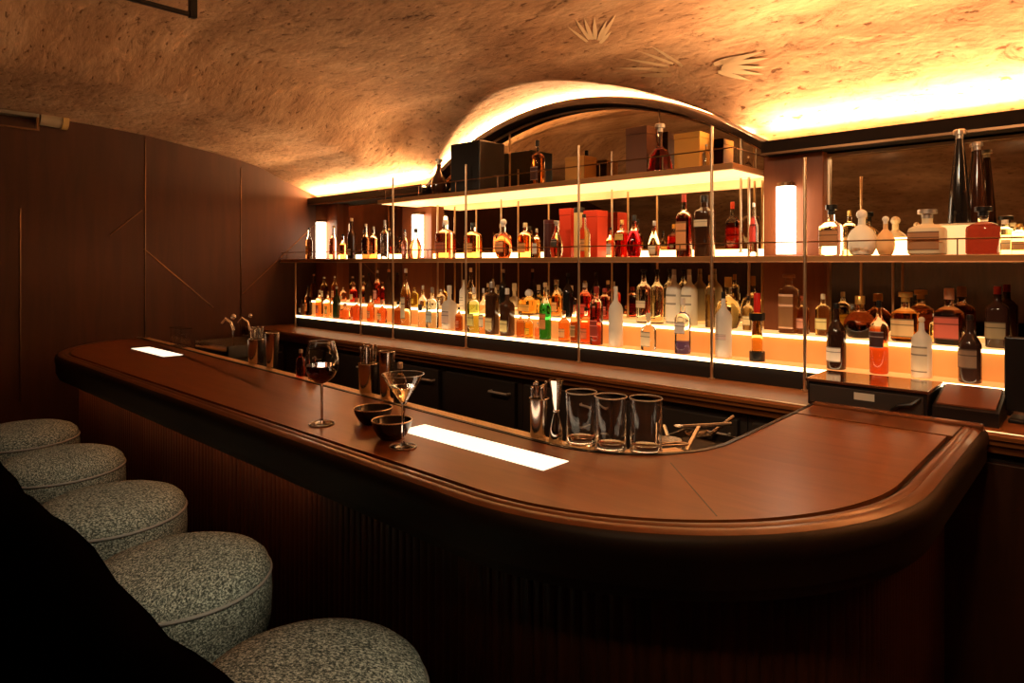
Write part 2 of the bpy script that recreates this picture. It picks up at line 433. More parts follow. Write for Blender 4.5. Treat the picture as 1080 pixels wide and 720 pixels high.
def post(u, z0, z1, Y=2.785, r=.0070, m=M_brass, x=None):
    if x is None: x = on_line(u, Y)[0]
    bm = NB(); tube(bm, (x,Y-.012,z0), (x,Y-.012,z1), r, 10)
    tube(bm, (x,Y-.012,z0), (x,Y-.012,z0+.006), r*2, 12)
    return link('post', bm, m, rk, True)
zc = 1.081
for u, vt in [(313,None),(382,None),(416,187),(493,173),(612,153),(752,133),(850,166)]:
    x, k = on_line(u, 2.773)
    post(u, zc, H+.0 if vt is None else H+(277-vt)/FP*k)
for x in (-2.93,-2.08,-1.34): post(0, H+.05, H+.62, 3.10, .006, M_brass, x)
for x in (-3.55, -1.30): post(0, H-.315, H+.41, 3.10, .007, M_brass, x)
for x in (-4.5,-3.3,-.69): post(0, H-.315, H+.0, 3.10, .005, M_brass, x)
post(0, H-.315, H+.0, 3.10, .005, M_brass, -2.93); post(0, H-.315, H+.0, 3.10, .005, M_brass, -2.08)
# gallery rails
def rail(x0, x1, z, y, n_, ret=None, r=.0032):
    bm = NB(); pts = [(x0,y,z),(x1,y,z)]
    if ret: pts.append((x1, ret, z))
    polytube(bm, pts, r, 6)
    return link('gallery_rail', bm, M_brassd, rk)
rail(-5.19, 1.58, H+.085, 2.785, 0)
rail(-3.83, -1.245, H+.505, 2.785, 0, 3.15)
k_ = 0
for x in [-5.1+.36*i for i in range(19)]:
    bm = NB(); tube(bm, (x,2.785,H+.029), (x,2.785,H+.084), .0025, 6); link('rail_spindle', bm, M_brassd, rk)
for x in [-3.75+.36*i for i in range(8)]:
    bm = NB(); tube(bm, (x,2.785,H+.438), (x,2.785,H+.504), .0025, 6); link('rail_spindle', bm, M_brassd, rk)
for y in (2.9,3.03):
    bm = NB(); tube(bm, (-1.248,y,H+.438), (-1.248,y,H+.504), .0025, 6); link('rail_spindle', bm, M_brassd, rk)

# ---------------------------------------------------------------- bar counter
BT = H-.50
def outer_path(n=26):
    P = []
    for i in range(n+1):
        a = PI+PI/2*i/n
        P.append((-4.10+.75*math.cos(a), 1.57+.62*math.sin(a)))
    for i in range(1, 30): P.append((-4.10+3.05*i/30, .95))
    for i in range(n+1):
        a = -PI/2+PI/2*i/n
        P.append((-1.05+.76*math.cos(a), 1.71+.76*math.sin(a)))
    for i in range(1, 8): P.append((-.29, 1.71+.74*i/7))
    out = []
    for i, (x, y) in enumerate(P):
        a = P[max(0,i-1)]; b_ = P[min(len(P)-1,i+1)]
        d = Vector((b_[0]-a[0], b_[1]-a[1])).normalized()
        if i == 0: d = Vector((0,-1))
        if i == len(P)-1: d = Vector((0,1))
        out.append((x, y, -d.y, d.x))
    return out
OP = outer_path()
def offs(o): return [(x+nx_*o, y+ny_*o) for x,y,nx_,ny_ in OP]
def inner_edge():
    P = [(-.79, 2.45)]
    P += [(-.79, 1.76+.69*(1-i/6)) for i in range(1,7)]
    for i in range(1, 15):
        a = -PI/2*i/14
        P.append((-1.14+.35*math.cos(a), 1.76+.355*math.sin(a)))
    P += [(-1.21-(4.85-1.21)*i/20, 1.405+.155*i/20) for i in range(0,21)]
    return P
IE = inner_edge()
bar = thing('bar_counter', 'long curved dark wooden bar counter with fluted front and two lit inset panels', 'bar', (0,0,0))
# top field
OPf = [p for p in offs(.068) if p[1] <= 2.25]
OPf = [p for p in offs(.076) if p[1] <= 2.25]
field = OPf+[(OPf[-1][0], 2.25), (-.79, 2.25)]+[p for p in IE if p[1] < 2.24]
bm = NB(); prism(bm, field, BT-.012, BT); top = link('top_panel', bm, M_bar, bar)
bm = NB(); prism(bm, offs(.03)+IE, BT-.045, BT-.0125); link('top_core', bm, M_black, bar)
bm = NB(); sweep(bm, OP, [(.061,BT-.012),(.061,BT-.001),(.056,BT+.002),(.046,BT+.002),(.040,BT-.001),(.036,BT+.001),(.024,BT-.001),(.014,BT-.005),(.014,BT-.012)], True)
link('moulded_rim', bm, M_rim, bar, True)
bm = NB(); sweep(bm, OP, [(.0135,BT-.0053),(.007,BT-.009),(.002,BT-.016),(.0,BT-.026),(.0,BT-.048),(.004,BT-.054),(.004,BT-.10),(.010,BT-.11),(.018,BT-.13),(.034,BT-.137),(.12,BT-.137),(.12,BT-.05),(.06,BT-.0125),(.0135,BT-.0125)], True)
link('apron', bm, M_apron, bar, True)
bm = NB(); box(bm, -.79, -.352, 2.258, 2.45, BT-.012, BT+.002, .002); link('rear_rim', bm, M_rim, bar)
bm = NB(); box(bm, -.79, -.30, 2.415, 2.45, BT-.06, BT+.012, .006); link('rear_moulding', bm, M_rim, bar)
# mitre seam
a, b_ = Vector((-.825,1.485)), Vector((-.585,1.235)); nn = Vector((-(b_-a).y, (b_-a).x)).normalized()*.0012
bm = NB(); prism(bm, [tuple(a+nn), tuple(b_+nn), tuple(b_-nn), tuple(a-nn)], BT-.001, BT+.0004); link('mitre_seam', bm, M_black, top)
# fluted front
bm = NB()
pts = offs(.12); dense = []
acc = 0
for (p, q) in zip(pts, pts[1:]):
    Lg = math.hypot(q[0]-p[0], q[1]-p[1]); n_ = max(1, int(Lg/.004))
    for i in range(n_):
        s = i/n_; d = ((q[0]-p[0])/Lg, (q[1]-p[1])/Lg)
        ph = ((acc+Lg*s) % .028)/.028
        o = .008*math.sqrt(max(0, 1-(2*ph-1)**2))
        x, y = p[0]+(q[0]-p[0])*s, p[1]+(q[1]-p[1])*s
        dense.append((x+d[1]*o, y-d[0]*o))
    acc += Lg
vb = [bm.verts.new((x,y,.10)) for x,y in dense]; vt_ = [bm.verts.new((x,y,BT-.138)) for x,y in dense]
for i in range(len(dense)-1): bm.faces.new([vb[i], vb[i+1], vt_[i+1], vt_[i]])
link('fluted_front', bm, M_flute, bar)
bm = NB(); sweep(bm, OP, [(.17,.0),(.17,.10),(.20,.10),(.20,.0)], True); link('toe_kick', bm, M_black, bar)
bm = NB(); sweep(bm, OP, [(.145,.11),(.145,BT-.06),(.165,BT-.06),(.165,.11)], True); link('front_backing', bm, M_black, bar)
bm = NB(); sweep(bm, OP[14:50], [(.05,BT-.1385),(.05,BT-.142),(.062,BT-.142),(.062,BT-.1385)], True); link('front_light_strip', bm, M_uplight, bar)
# foot of the bar on the staff side
inn = [(x, y) for x, y in IE]
IP = []
for i, (x, y) in enumerate(IE):
    a = IE[max(0,i-1)]; c_ = IE[min(len(IE)-1,i+1)]
    d = Vector((c_[0]-a[0], c_[1]-a[1])).normalized(); IP.append((x, y, d.y, -d.x))
bm = NB(); sweep(bm, IP, [(.001,BT+.002),(.010,BT+.004),(.016,BT-.001),(.016,BT-.05),(.001,BT-.05)], True); link('inner_edge_strip', bm, M_black, bar)
bm = NB(); sweep(bm, IP[10:], [(.017,BT-.016),(.017,BT-.006),(.078,BT-.006),(.083,BT-.016)], True); link('service_ledge', bm, M_matt, bar)
bm = NB(); sweep(bm, IP, [(.017,BT-.017),(.032,BT-.017),(.032,.1),(.017,.1)], True); link('staff_side_panel', bm, M_blackmatte, bar)
for (x0,x1,y0,y1) in [(-1.58,-1.02,1.222,1.322), (-4.24,-3.74,1.335,1.435)]:
    bm = NB(); box(bm, x0, x1, y0, y1, BT-.01, BT+.0012); link('inset_light_panel', bm, M_panel, bar)

# ---------------------------------------------------------------- stools
STL = [(-3.88,.745,'farthest tweed bar stool, nearest the left wall'), (-3.21,.745,'second tweed bar stool from the left wall'),
       (-2.51,.725,'middle one of the five grey tweed bar stools'), (-1.855,.70,'second nearest tweed bar stool, piped drum seat showing'),
       (-1.165,.68,'nearest grey tweed bar stool, cut by the lower picture edge')]
def make_stool(lb):
    t = thing('bar_stool', lb, 'bar stool', (0,0,0), 0, 'round tweed bar stools along the bar')
    R = .232; zt = .785
    bm = NB()
    lathe(bm, [(0,zt-.19),(R*.95,zt-.19),(R*.99,zt-.18),(R*1.01,zt-.15),(R*1.02,zt-.09),(R*1.01,zt-.05),(R*.995,zt-.033)], 64); link('seat_side', bm, M_tweed, t, True)
    bm = NB()
    lathe(bm, [(R*.995,zt-.033),(R*.995,zt-.022),(R*.965,zt-.004),(R*.89,zt+.012),(R*.75,zt+.025),(R*.53,zt+.034),(R*.3,zt+.038),(0,zt+.039)], 64); link('seat_cushion', bm, M_tweed, t, True)
    bm = NB(); polytube(bm, [(R*1.0*math.cos(2*PI*i/48), R*1.0*math.sin(2*PI*i/48), zt-.033) for i in range(48)], .005, 8, True); link('piping', bm, M_piping, t, True)
    bm = NB(); lathe(bm, [(0,0),(.21,0),(.21,.008),(.06,.022),(.03,.03),(.025,.06),(.025,zt-.191),(0,zt-.191)], 32); link('pedestal', bm, M_brassd, t, True)
    bm = NB(); polytube(bm, [(.16*math.cos(2*PI*i/32), .16*math.sin(2*PI*i/32), .28) for i in range(32)], .010, 8, True)
    for a in (0, PI/2, PI, 3*PI/2): tube(bm, (.025*math.cos(a),.025*math.sin(a),.28), (.155*math.cos(a),.155*math.sin(a),.28), .006, 8)
    link('foot_ring', bm, M_brassd, t, True)
    return t
st0 = make_stool(STL[0][2])
for i, (x, y, lb) in enumerate(STL):
    if i == 0: s = st0
    else:
        s = st0.copy(); C.objects.link(s); s['label'] = lb
        for ch in list(st0.children):
            c = ch.copy(); C.objects.link(c); c.parent = s
    s.location = (x, y, 0); s.rotation_euler = (0,0,i*1.3)

# ---------------------------------------------------------------- banquette in the foreground
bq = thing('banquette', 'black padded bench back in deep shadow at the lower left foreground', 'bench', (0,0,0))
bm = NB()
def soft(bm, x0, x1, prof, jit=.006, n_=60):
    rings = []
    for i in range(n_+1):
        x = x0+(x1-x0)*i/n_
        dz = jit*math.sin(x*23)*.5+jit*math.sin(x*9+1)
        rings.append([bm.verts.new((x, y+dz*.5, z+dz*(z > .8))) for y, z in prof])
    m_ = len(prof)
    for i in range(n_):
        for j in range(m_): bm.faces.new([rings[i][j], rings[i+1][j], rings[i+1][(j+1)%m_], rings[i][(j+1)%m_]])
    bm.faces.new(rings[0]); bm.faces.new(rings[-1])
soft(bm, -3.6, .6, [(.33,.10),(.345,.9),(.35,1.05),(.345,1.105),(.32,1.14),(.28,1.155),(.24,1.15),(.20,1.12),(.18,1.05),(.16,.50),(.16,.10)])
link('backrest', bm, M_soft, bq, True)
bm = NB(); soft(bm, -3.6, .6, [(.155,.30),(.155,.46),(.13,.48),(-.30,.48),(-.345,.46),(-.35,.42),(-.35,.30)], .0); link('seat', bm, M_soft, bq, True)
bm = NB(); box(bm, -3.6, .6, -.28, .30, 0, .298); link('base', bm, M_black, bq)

# ---------------------------------------------------------------- bottles
P_ = {  # profiles in fractions of height / radius ; last entry = mouth. (r, z)
 'vodka': ([(.9,0),(1,.015),(1,.60),(.96,.64),(.80,.69),(.42,.745),(.30,.78),(.27,.90)], 2.0, .27),
 'wine':  ([(.9,0),(1,.012),(1,.52),(.97,.57),(.72,.65),(.42,.72),(.33,.77),(.30,.92)], 2.0, .32),
 'whisky':([(.93,0),(1,.015),(1,.60),(.97,.64),(.78,.69),(.46,.73),(.34,.76),(.31,.87)], 3.2, .33),
 'squat': ([(.90,0),(1,.03),(1,.52),(.94,.58),(.62,.64),(.36,.67),(.30,.71),(.30,.80)], 4.0, .36),
 'globe': ([(.55,0),(.72,.02),(.95,.16),(1,.28),(.94,.42),(.72,.54),(.42,.62),(.26,.66),(.24,.80)], 2.0, .30),
 'pear':  ([(.62,0),(.80,.02),(1,.20),(.96,.38),(.72,.55),(.40,.68),(.28,.76),(.26,.86)], 2.0, .30),
 'cone':  ([(1,0),(1.02,.01),(.86,.30),(.62,.60),(.42,.82),(.36,.90)], 2.0, .38),
 'flare': ([(1,0),(1.02,.02),(.94,.12),(.78,.34),(.62,.46),(.36,.52),(.22,.57),(.20,.84)], 2.4, .26),
 'tallsq':([(.95,0),(1,.01),(1,.70),(.95,.74),(.55,.78),(.42,.80),(.40,.88)], 3.5, .45),
 'hour':  ([(1,0),(1.05,.02),(1.05,.13),(.78,.15),(.78,.60),(.92,.62),(1.05,.64),(1.05,.70),(.6,.71)], 2.0, .5),
}
ROWS = {'U': (2.93, .438), 'M': (2.90, .029), 'B': (3.05, .029), 'F': (2.86, -.43), 'R': (3.03, -.315), 'T': (2.985, .147)}
CLEAR = (.93,.95,.92); AMB = (.97,.52,.15); DAMB = (.85,.30,.07); RED = (.75,.05,.03); CRIM = (.55,.015,.04)
PALE = (.97,.80,.42); PINK = (.92,.45,.28); BRN = (.30,.10,.03); DRK = (.06,.025,.012)
K = (.012,.012,.012); CRM = (.92,.82,.58); WHT = (.93,.90,.82); GLD = (.75,.45,.12); SIL = (.6,.56,.5)
BOT = []
def bottle(u, vt, w, kind, row, body, cap, label, desc, style='spirit', fill=.62, capk='cyl', cat='bottle', lz=(.14,.42), grp=None, dY=0, shoulder=None):
    Y, zr = ROWS[row]; Y += dY
    x, k = on_line(u, Y)
    z1 = (277-vt)/FP*k
    h = z1-zr; r = w/2*k/FP*1.0
    prof, ex, capr = P_[kind]
    # physical cap starts at the mouth
    zm = prof[-1][1]
    t = thing('bottle', desc, cat, (x, Y, H+zr+.0008), 0, grp)
    # glass body
    pts = [(a*r, z*h) for a, z in prof]
    pw = [ex]*len(pts)
    for i, (a, z) in enumerate(prof):
        if a < .6 and z > .4: pw[i] = 2.0
    # extra ring at the fill level so the liquid has a clean surface
    fz = fill*h
    for i in range(len(pts)-1):
        if pts[i][1] < fz-1e-4 and pts[i+1][1] > fz+1e-4:
            q = (fz-pts[i][1])/(pts[i+1][1]-pts[i][1])
            pts.insert(i+1, (pts[i][0]*(1-q)+pts[i+1][0]*q, fz)); pw.insert(i+1, pw[i] if q < .5 else pw[i+1]); break
    full = [(0,0)]+pts+[(0,pts[-1][1])]; pw = [ex]+pw+[2.0]
    if style == 'spirit': ms = [tint(body), tint((.96,.95,.90))]
    elif style == 'frost_or_glow': ms = [frost_or_glow(body), frost_or_glow(body)]
    elif style == 'dark': ms = [mat('dark_glass_%02d_%02d_%02d' % tuple(int(x_*99) for x_ in body), body, .08, coat=.5)]*2
    bm = NB()
    lathe(bm, full, 24, ex, 1, power=pw, mi=lambda a, b2: 0 if b2 <= fz+1e-4 else 1)
    o = link('glass_body', bm, None, t, True, mats=ms)
    # cap
    cr = capr*r
    bm = NB()
    if capk == 'cyl': lathe(bm, [(0,zm*h+.0003),(cr,zm*h+.0003),(cr,h*.985),(cr*.9,h),(0,h)], 16)
    elif capk == 'ball':
        br = max(cr*1.25, (h-zm*h)*.40)
        lathe(bm, [(0,zm*h+.0003),(cr*.8,zm*h+.0003),(cr*.8,h-br*1.6)]+[(br*math.sin(q), h-br-br*math.cos(q)) for q in [PI*.30,PI*.45,PI*.6,PI*.75,PI*.9]]+[(0,h)], 16)
    elif capk == 'tee': lathe(bm, [(0,zm*h+.0003),(cr*.9,zm*h+.0003),(cr*.9,zm*h+(h-zm*h)*.45),(cr*1.5,zm*h+(h-zm*h)*.5),(cr*1.5,h*.99),(cr*1.3,h),(0,h)], 16)
    link('cap' if capk == 'cyl' else 'stopper', bm, mat('cap_%02d_%02d_%02d' % tuple(int(x_*99) for x_ in cap), cap, .3, metal=.6 if cap in (GLD, SIL) else 0) if capk != 'glass' else M_glass, t, True)
    if label:
        bm = NB()
        def rad(z):
            for (a, za), (b2, zb2) in zip(pts, pts[1:]):
                if za <= z <= zb2: return a+(b2-a)*(z-za)/(max(1e-6, zb2-za))
            return pts[-1][0]
        zs = [h*(lz[0]+(lz[1]-lz[0])*i/4) for i in range(5)]
        seg = 14; face = math.atan2(-Y, -x)      # label looks towards the guests
        face = -PI/2-.45
        rings = []
        for z in zs:
            rr_ = rad(z)+.0009; ring = []
            for j in range(seg+1):
                a = face-1.15+2.3*j/seg; c, s = math.cos(a), math.sin(a)
                q = (abs(c)**ex+abs(s)**ex)**(-1/ex)
                ring.append(bm.verts.new((rr_*q*c, rr_*q*s, z)))
            rings.append(ring)
        for a, b2 in zip(rings, rings[1:]):
            for j in range(seg): bm.faces.new([a[j], a[j+1], b2[j+1], b2[j]])
        link('label', bm, labelmat(label), t, True)
    return t
def B(*a, **k): BOT.append((a, k))
U = ' on the top shelf'
B(463,168,17,'pear','U',DRK,SIL,None,'dark round cognac bottle on the top shelf left of the black speaker',style='dark',capk='tee')
B(567,148,13.5,'whisky','U',(.95,.35,.06),K,(.08,.03,.02),'tall orange bottle with black label on the top shelf right of the speaker',fill=.66)
B(696,131,27,'flare','U',(.80,.02,.02),SIL,None,'flared red decanter with tall clear neck on the top shelf',fill=.5,capk='tee')
B(745,152,8,'vodka','U',CLEAR,SIL,None,'added slim bottle imitating a mirror reflection on the top shelf behind the tall right post',capk='ball')  # solid bottle added in place of a reflected stopper
# middle shelf, left to right
B(326,240,7,'wine','M',BRN,K,(.85,.55,.12),'brown bottle with yellow label at the far left end of the middle shelf')
B(352,238,9,'wine','M',PINK,CRM,(.75,.15,.10),'rosy bottle with red label right of the corner wall light')
B(362,247,7,'wine','M',AMB,K,None,'small amber bottle with slim black neck, far left of middle shelf')
B(371,230,9,'wine','M',DRK,CRM,CRM,'tall black bottle with cream label, tallest in the left corner',style='dark',lz=(.08,.25))
B(386,236,8,'wine','M',BRN,CRM,None,'brown bottle with pale cap, left half of middle shelf')
B(394,239,9,'vodka','M',DAMB,SIL,(.45,.2,.1),'dark amber bottle with brown label and silver cap, left half of middle shelf')
B(406,232,8,'whisky','B',CLEAR,SIL,(.55,.5,.45),'added bottle with grey label imitating a mirror reflection, left of the long front post')  # solid bottle added where the mirror only shows a reflection
B(427,242,7,'wine','B',PINK,K,(.8,.4,.35),'thin pink bottle set back just left of the middle wall light')
B(438.5,241,13,'pear','M',(.92,.42,.16),K,None,'pear-shaped amber bottle in front of the middle wall light')
B(470,232,19,'whisky','M',(.85,.25,.08),WHT,(.60,.16,.08),'broad amber whisky bottle with white stopper, red label, middle shelf')
B(499,235,17,'whisky','M',(.93,.45,.10),K,(.85,.45,.15),'broad golden bottle with black cap and orange label, middle shelf',)
B(531,231,19,'globe','M',(.80,.18,.05),WHT,(.9,.4,.15),'round-bodied reddish cognac bottle with white ball stopper, middle shelf',capk='ball')
B(554,235,14,'whisky','M',(.95,.45,.12),PALE,(.9,.42,.12),'orange bottle with clear square stopper, left of the small white-label bottle')
B(566,241,8,'whisky','M',AMB,CRM,WHT,'narrow bottle with white label beside the dark tin on the middle shelf',lz=(.12,.5))
B(587,233,14,'pear','M',(.75,.42,.25),SIL,(.05,.04,.03),'bottle with black oval emblem left of the red gift box',capk='tee',lz=(.28,.5))
B(616,226,13,'wine','M',PALE,K,(.85,.45,.18),'pale golden bottle standing before the red gift box')
B(644,240,9,'wine','M',PALE,K,WHT,'small bottle with white lower label right of the red gift box',lz=(.06,.45))
B(656,232,13,'whisky','M',RED,GLD,(.90,.62,.15),'red bottle with yellow shoulder label, left of the crimson one',lz=(.45,.62))
B(669,227,16,'pear','M',CRIM,K,None,'crimson bottle with black cap on the middle shelf')
B(690,233,13,'pear','M',CLEAR,SIL,CRM,'clear teardrop bottle with cream label, right of the crimson bottle',lz=(.05,.32),fill=.5)
B(721.5,205,15,'whisky','M',(.55,.10,.05),(.65,.07,.04),(.92,.42,.16),'tall bottle with orange label and red wax neck, middle shelf',lz=(.10,.56))
B(743,206,19,'tallsq','M',DRK,K,CRM,'tall dark decanter with black stopper beside the long right post',style='dark',lz=(.48,.60))
B(795,214,9,'wine','B',CLEAR,WHT,(.7,.06,.04),'added slim bottle imitating a reflection, red stripe label, left of the right wall light',lz=(.25,.75))  # added bottle standing in for a pale reflection
B(877,216,22,'squat','M',(.97,.93,.75),K,(.50,.25,.10),'clear bottle with brown oval label and black cap, leftmost on right shelf',fill=.6,capk='tee',lz=(.18,.50),shoulder=1)
B(896,222,13,'whisky','B',PALE,GLD,(.85,.6,.25),'pale yellow bottle set back between two clear tequila bottles')
B(909,221,29,'globe','M',(.97,.96,.85),WHT,None,'large clear globe bottle with painted milky glow and round pale ball stopper',style='frost_or_glow',capk='ball')
B(934,228,18,'globe','M',(.95,.62,.30),WHT,None,'smaller tan globe bottle with pale ball stopper',style='frost_or_glow',capk='ball')
B(978,221,34,'squat','M',(.95,.85,.58),SIL,(.55,.27,.12),'wide clear bottle with painted cream glow, round tan medallion and ring stopper',style='frost_or_glow',dY=-.045,capk='tee',lz=(.10,.5))
B(1037,218,30,'squat','M',(.28,.035,.02),K,None,'squat dark red decanter with black ring stopper in front of the tall black bottles',dY=-.05,capk='tee')
B(1012,137,21,'cone','T',K,SIL,None,'taller black cone-shaped bottle on the right end of the middle shelf',style='dark',capk='tee')
B(1031,150,18,'cone','T',(.05,.018,.01),SIL,None,'brown cone-shaped bottle just right of the taller black one',style='dark',capk='tee',dY=0.065)
B(1060,232,14,'tallsq','B',PALE,WHT,CRM,'cream-label bottle right of the squat dark red decanter')
B(1075,236,14,'tallsq','B',PALE,GLD,(.6,.4,.2),'tan-label bottle at the right picture edge of the middle shelf')
# lower step, front row, left to right
B(318,315,6,'vodka','F',DRK,K,WHT,'short dark bottle with white label, leftmost on the glowing step',style='dark')
B(325,301,7,'wine','F',BRN,K,(.9,.4,.12),'brown bottle with orange label, second from left on the glowing step')
B(331,289,7,'wine','R',DAMB,PINK,None,'tall dark amber bottle with pink cap near the left corner')
B(337,306,8,'vodka','F',(.95,.4,.1),WHT,(.85,.22,.15),'orange bottle with coral label near the left corner')
B(342,292,8,'wine','R',AMB,WHT,CRM,'amber bottle with white cap in the rear row near left corner')
B(346,307,7,'vodka','F',PALE,GLD,(.88,.75,.3),'pale bottle with yellow label near the left corner')
B(355,302,8,'wine','F',(.03,.06,.02),WHT,None,'dark green bottle with white cap near the left corner',style='dark')
B(353,291,7,'wine','R',DAMB,WHT,(.8,.5,.3),'tan-label bottle behind the dark green bottle')
B(362,303,7,'vodka','R',PINK,CRM,(.9,.6,.4),'peach-label bottle left of the copper-coloured squat pair')
B(364,320,10,'squat','F',(.85,.30,.12),PINK,None,'first copper-coloured squat bottle left of the second front post')
B(373,298,8,'wine','R',RED,PINK,CRM,'red bottle with cream label behind the copper squat bottles')
B(376,314,11,'squat','F',(.75,.20,.08),(.7,.3,.15),None,'second copper-coloured squat bottle touching the second front post')
B(383,297,8,'wine','R',BRN,SIL,(.8,.45,.35),'brown bottle with pink label directly behind the second front post')
B(389,288,9,'wine','R',DRK,K,None,'black bottle with black cap right of the second front post',style='dark')
B(391,312,8,'vodka','F',(.85,.3,.1),GLD,(.85,.35,.15),'small orange bottle with gold cap right of the second post')
B(398,285,8,'wine','R',(.75,.15,.08),WHT,(.8,.35,.3),'tall red bottle with white cap, left of the third front post')
B(403,316,9,'squat','F',(.9,.35,.12),PINK,(.9,.5,.2),'small apricot squat bottle, left of the third front post')
B(410,284,9,'wine','R',DRK,(.85,.4,.15),None,'tall black bottle with orange cap, left of the third front post',style='dark')
B(420,318,10,'whisky','F',BRN,K,None,'small brown bottle at the foot of the third front post')
B(428,283,11,'wine','F',(.75,.55,.25),WHT,CRM,'champagne bottle with white cap and big cream label',lz=(.12,.50))
B(437,303,9,'vodka','R',(.92,.75,.08),GLD,(.85,.6,.05),'bright yellow bottle between champagne and black-label clear bottle')
B(446,301,10,'vodka','F',CLEAR,WHT,(.05,.05,.05),'clear bottle with small black label on the left part of the step',lz=(.40,.55))
B(456,303,12,'whisky','F',(.75,.88,.88),SIL,(.62,.74,.75),'pale blue bottle, leftmost of the whitish bottles')
B(465,305,9,'vodka','R',CLEAR,WHT,WHT,'narrow white-label bottle between the pale blue and milky bottles')
B(474,301,14,'squat','F',(.93,.90,.80),WHT,(.85,.70,.62),'milky square-shouldered bottle with pinkish lower label',style='frost_or_glow')
B(484,324,8,'vodka','F',BRN,K,(.4,.12,.05),'small brown bottle between the milky bottle and long post')
B(489,295,9,'vodka','R',(.93,.92,.85),WHT,WHT,'tall white bottle behind the fourth front post',style='frost_or_glow')
B(500,303,13,'whisky','F',(.60,.75,.18),WHT,(.82,.80,.30),'lime green bottle with yellow label and dark lettering')
B(510,304,10,'vodka','F',(.95,.72,.42),WHT,(.88,.80,.60),'clear bottle with beige label between lime green and black bottles')
B(519,297,13,'tallsq','F',DRK,SIL,(.80,.70,.36),'black bottle with silver cap and low cream label',style='dark',lz=(.08,.32))
B(531,284,10,'wine','R',K,SIL,None,'very tall black bottle in the rear row with silver collar',style='dark')
B(535,304,14,'whisky','F',DRK,WHT,(.85,.78,.36),'black bottle with white neck and wide low pale label',style='dark',lz=(.08,.33))
B(549,330,9,'vodka','F',(.60,.25,.08),SIL,None,'short brown miniature left of the golden square decanter')
B(558,305,20,'squat','R',(.95,.50,.08),WHT,(.85,.45,.10),'golden square decanter with round clear stopper in the rear row',capk='ball',fill=.6)
B(558,332,9,'vodka','F',(.98,.62,.05),GLD,(.95,.60,.05),'short bright yellow bottle in front of the golden square decanter')
B(567,340,6,'vodka','F',PINK,WHT,None,'tiny pink bottle left of the green bottle')
B(575,298,13,'wine','F',(.03,.35,.05),(.75,.55,.30),(.85,.38,.12),'green bottle with tan cap and orange label',lz=(.18,.46))
B(587,297,11,'wine','R',(.93,.45,.12),(.80,.62,.35),(.88,.45,.15),'amber bottle with tall tan cap behind the green bottle')
B(595,328,12,'vodka','F',(.90,.35,.08),BRN,(.92,.50,.22),'stubby amber bottle with peach label right of the green bottle')
B(599,288,12,'wine','R',K,K,None,'black bottle behind the stubby amber one',style='dark')
B(606,318,9,'wine','F',BRN,K,(.3,.2,.08),'olive brown bottle just left of the fifth front post')
B(617,298,15,'whisky','R',RED,WHT,(.70,.08,.05),'big red bottle with white stopper right of the fifth front post')
B(618,324,13,'vodka','F',(.92,.22,.08),K,(.85,.25,.12),'orange-red short bottle in front of the big red bottle')
B(629,302,12,'tallsq','F',(.40,.05,.02),(.4,.05,.03),(.35,.05,.03),'tall dark red square bottle, left one of two')
B(638,304,11,'tallsq','R',(.50,.06,.03),(.5,.06,.04),(.45,.07,.05),'tall dark red square bottle, right one, beside the frosted white bottle')
B(649.5,302,15,'vodka','F',(.93,.93,.85),WHT,None,'frosted white vodka bottle alone at the front, left of two tall clear ones',style='frost_or_glow')
B(679,284,16,'vodka','R',CLEAR,K,(.70,.60,.45),'tall clear bottle with dark flat cap and round badge',capk='tee',lz=(.28,.42))
B(693,284,14,'vodka','R',(.93,.85,.55),K,None,'tall yellowish clear bottle with dark flat cap',capk='tee')
B(684,330,14,'squat','F',CLEAR,CRM,CRM,'short patterned clear bottle in front of the two tall clear ones',lz=(.1,.5))
B(711,284,17,'vodka','R',(.96,.95,.86),SIL,(.93,.90,.80),'tall clear bottle with painted glow, white label and silver cap, left of a pair',lz=(.04,.55),style='frost_or_glow')
B(727,284,17,'vodka','R',(.96,.94,.80),SIL,(.90,.87,.70),'tall clear bottle with painted glow, ivory label and silver cap, right of a pair',lz=(.04,.55),style='frost_or_glow')
B(720,314,15,'whisky','F',(.10,.10,.60),WHT,(.88,.85,.82),'white-topped bottle with deep blue base at the front',fill=.22,lz=(.36,.56))
B(749,290,9,'tallsq','R',(.93,.65,.18),GLD,None,'slim gold bottle behind the long right post')
B(768,292,26,'globe','R',(.93,.82,.50),GLD,None,'large round clear flagon behind the frosted white bottle')
B(763,308,17,'vodka','F',(.92,.94,.90),K,(.85,.75,.75),'frosted white bottle with black cap, right of the long right post',style='frost_or_glow',lz=(.28,.36))
B(789,312,10,'whisky','R',(.95,.78,.40),K,(.88,.75,.45),'cream-label bottle behind the hourglass bottle')
B(798.5,309,14,'hour','F',(.80,.45,.10),(.80,.03,.02),None,'yellow bottle with black collar, black base and red cap',fill=.99)
B(832,289,18.5,'tallsq','R',(.85,.62,.30),BRN,(.30,.15,.06),'ornate tall clear bottle with dark carved pattern below the right wall light',capk='tee',lz=(.08,.66))
B(847,312,12,'whisky','R',(.92,.50,.20),(.5,.12,.05),(.75,.35,.25),'amber bottle with pinkish label beside the ornate tall bottle',capk='tee')
B(868,310,14,'whisky','R',(.96,.80,.35),CRM,(.90,.78,.35),'yellowish bottle right of the last tall front post')
B(907,312,32,'globe','R',(.16,.035,.01),GLD,None,'large round dark cognac flask with gold cap')
B(955,308,25,'squat','R',(.55,.22,.05),GLD,(.80,.55,.28),'square amber bottle with cream label and gold stopper',capk='tee',lz=(.10,.46))
B(985,331,9,'vodka','R',PALE,WHT,None,'tiny pale bottle between the two big square bottles')
B(1001,304,26,'squat','R',(.18,.05,.02),(.70,.35,.20),(.65,.14,.10),'bulky dark bottle with red label and copper cap',lz=(.10,.50))
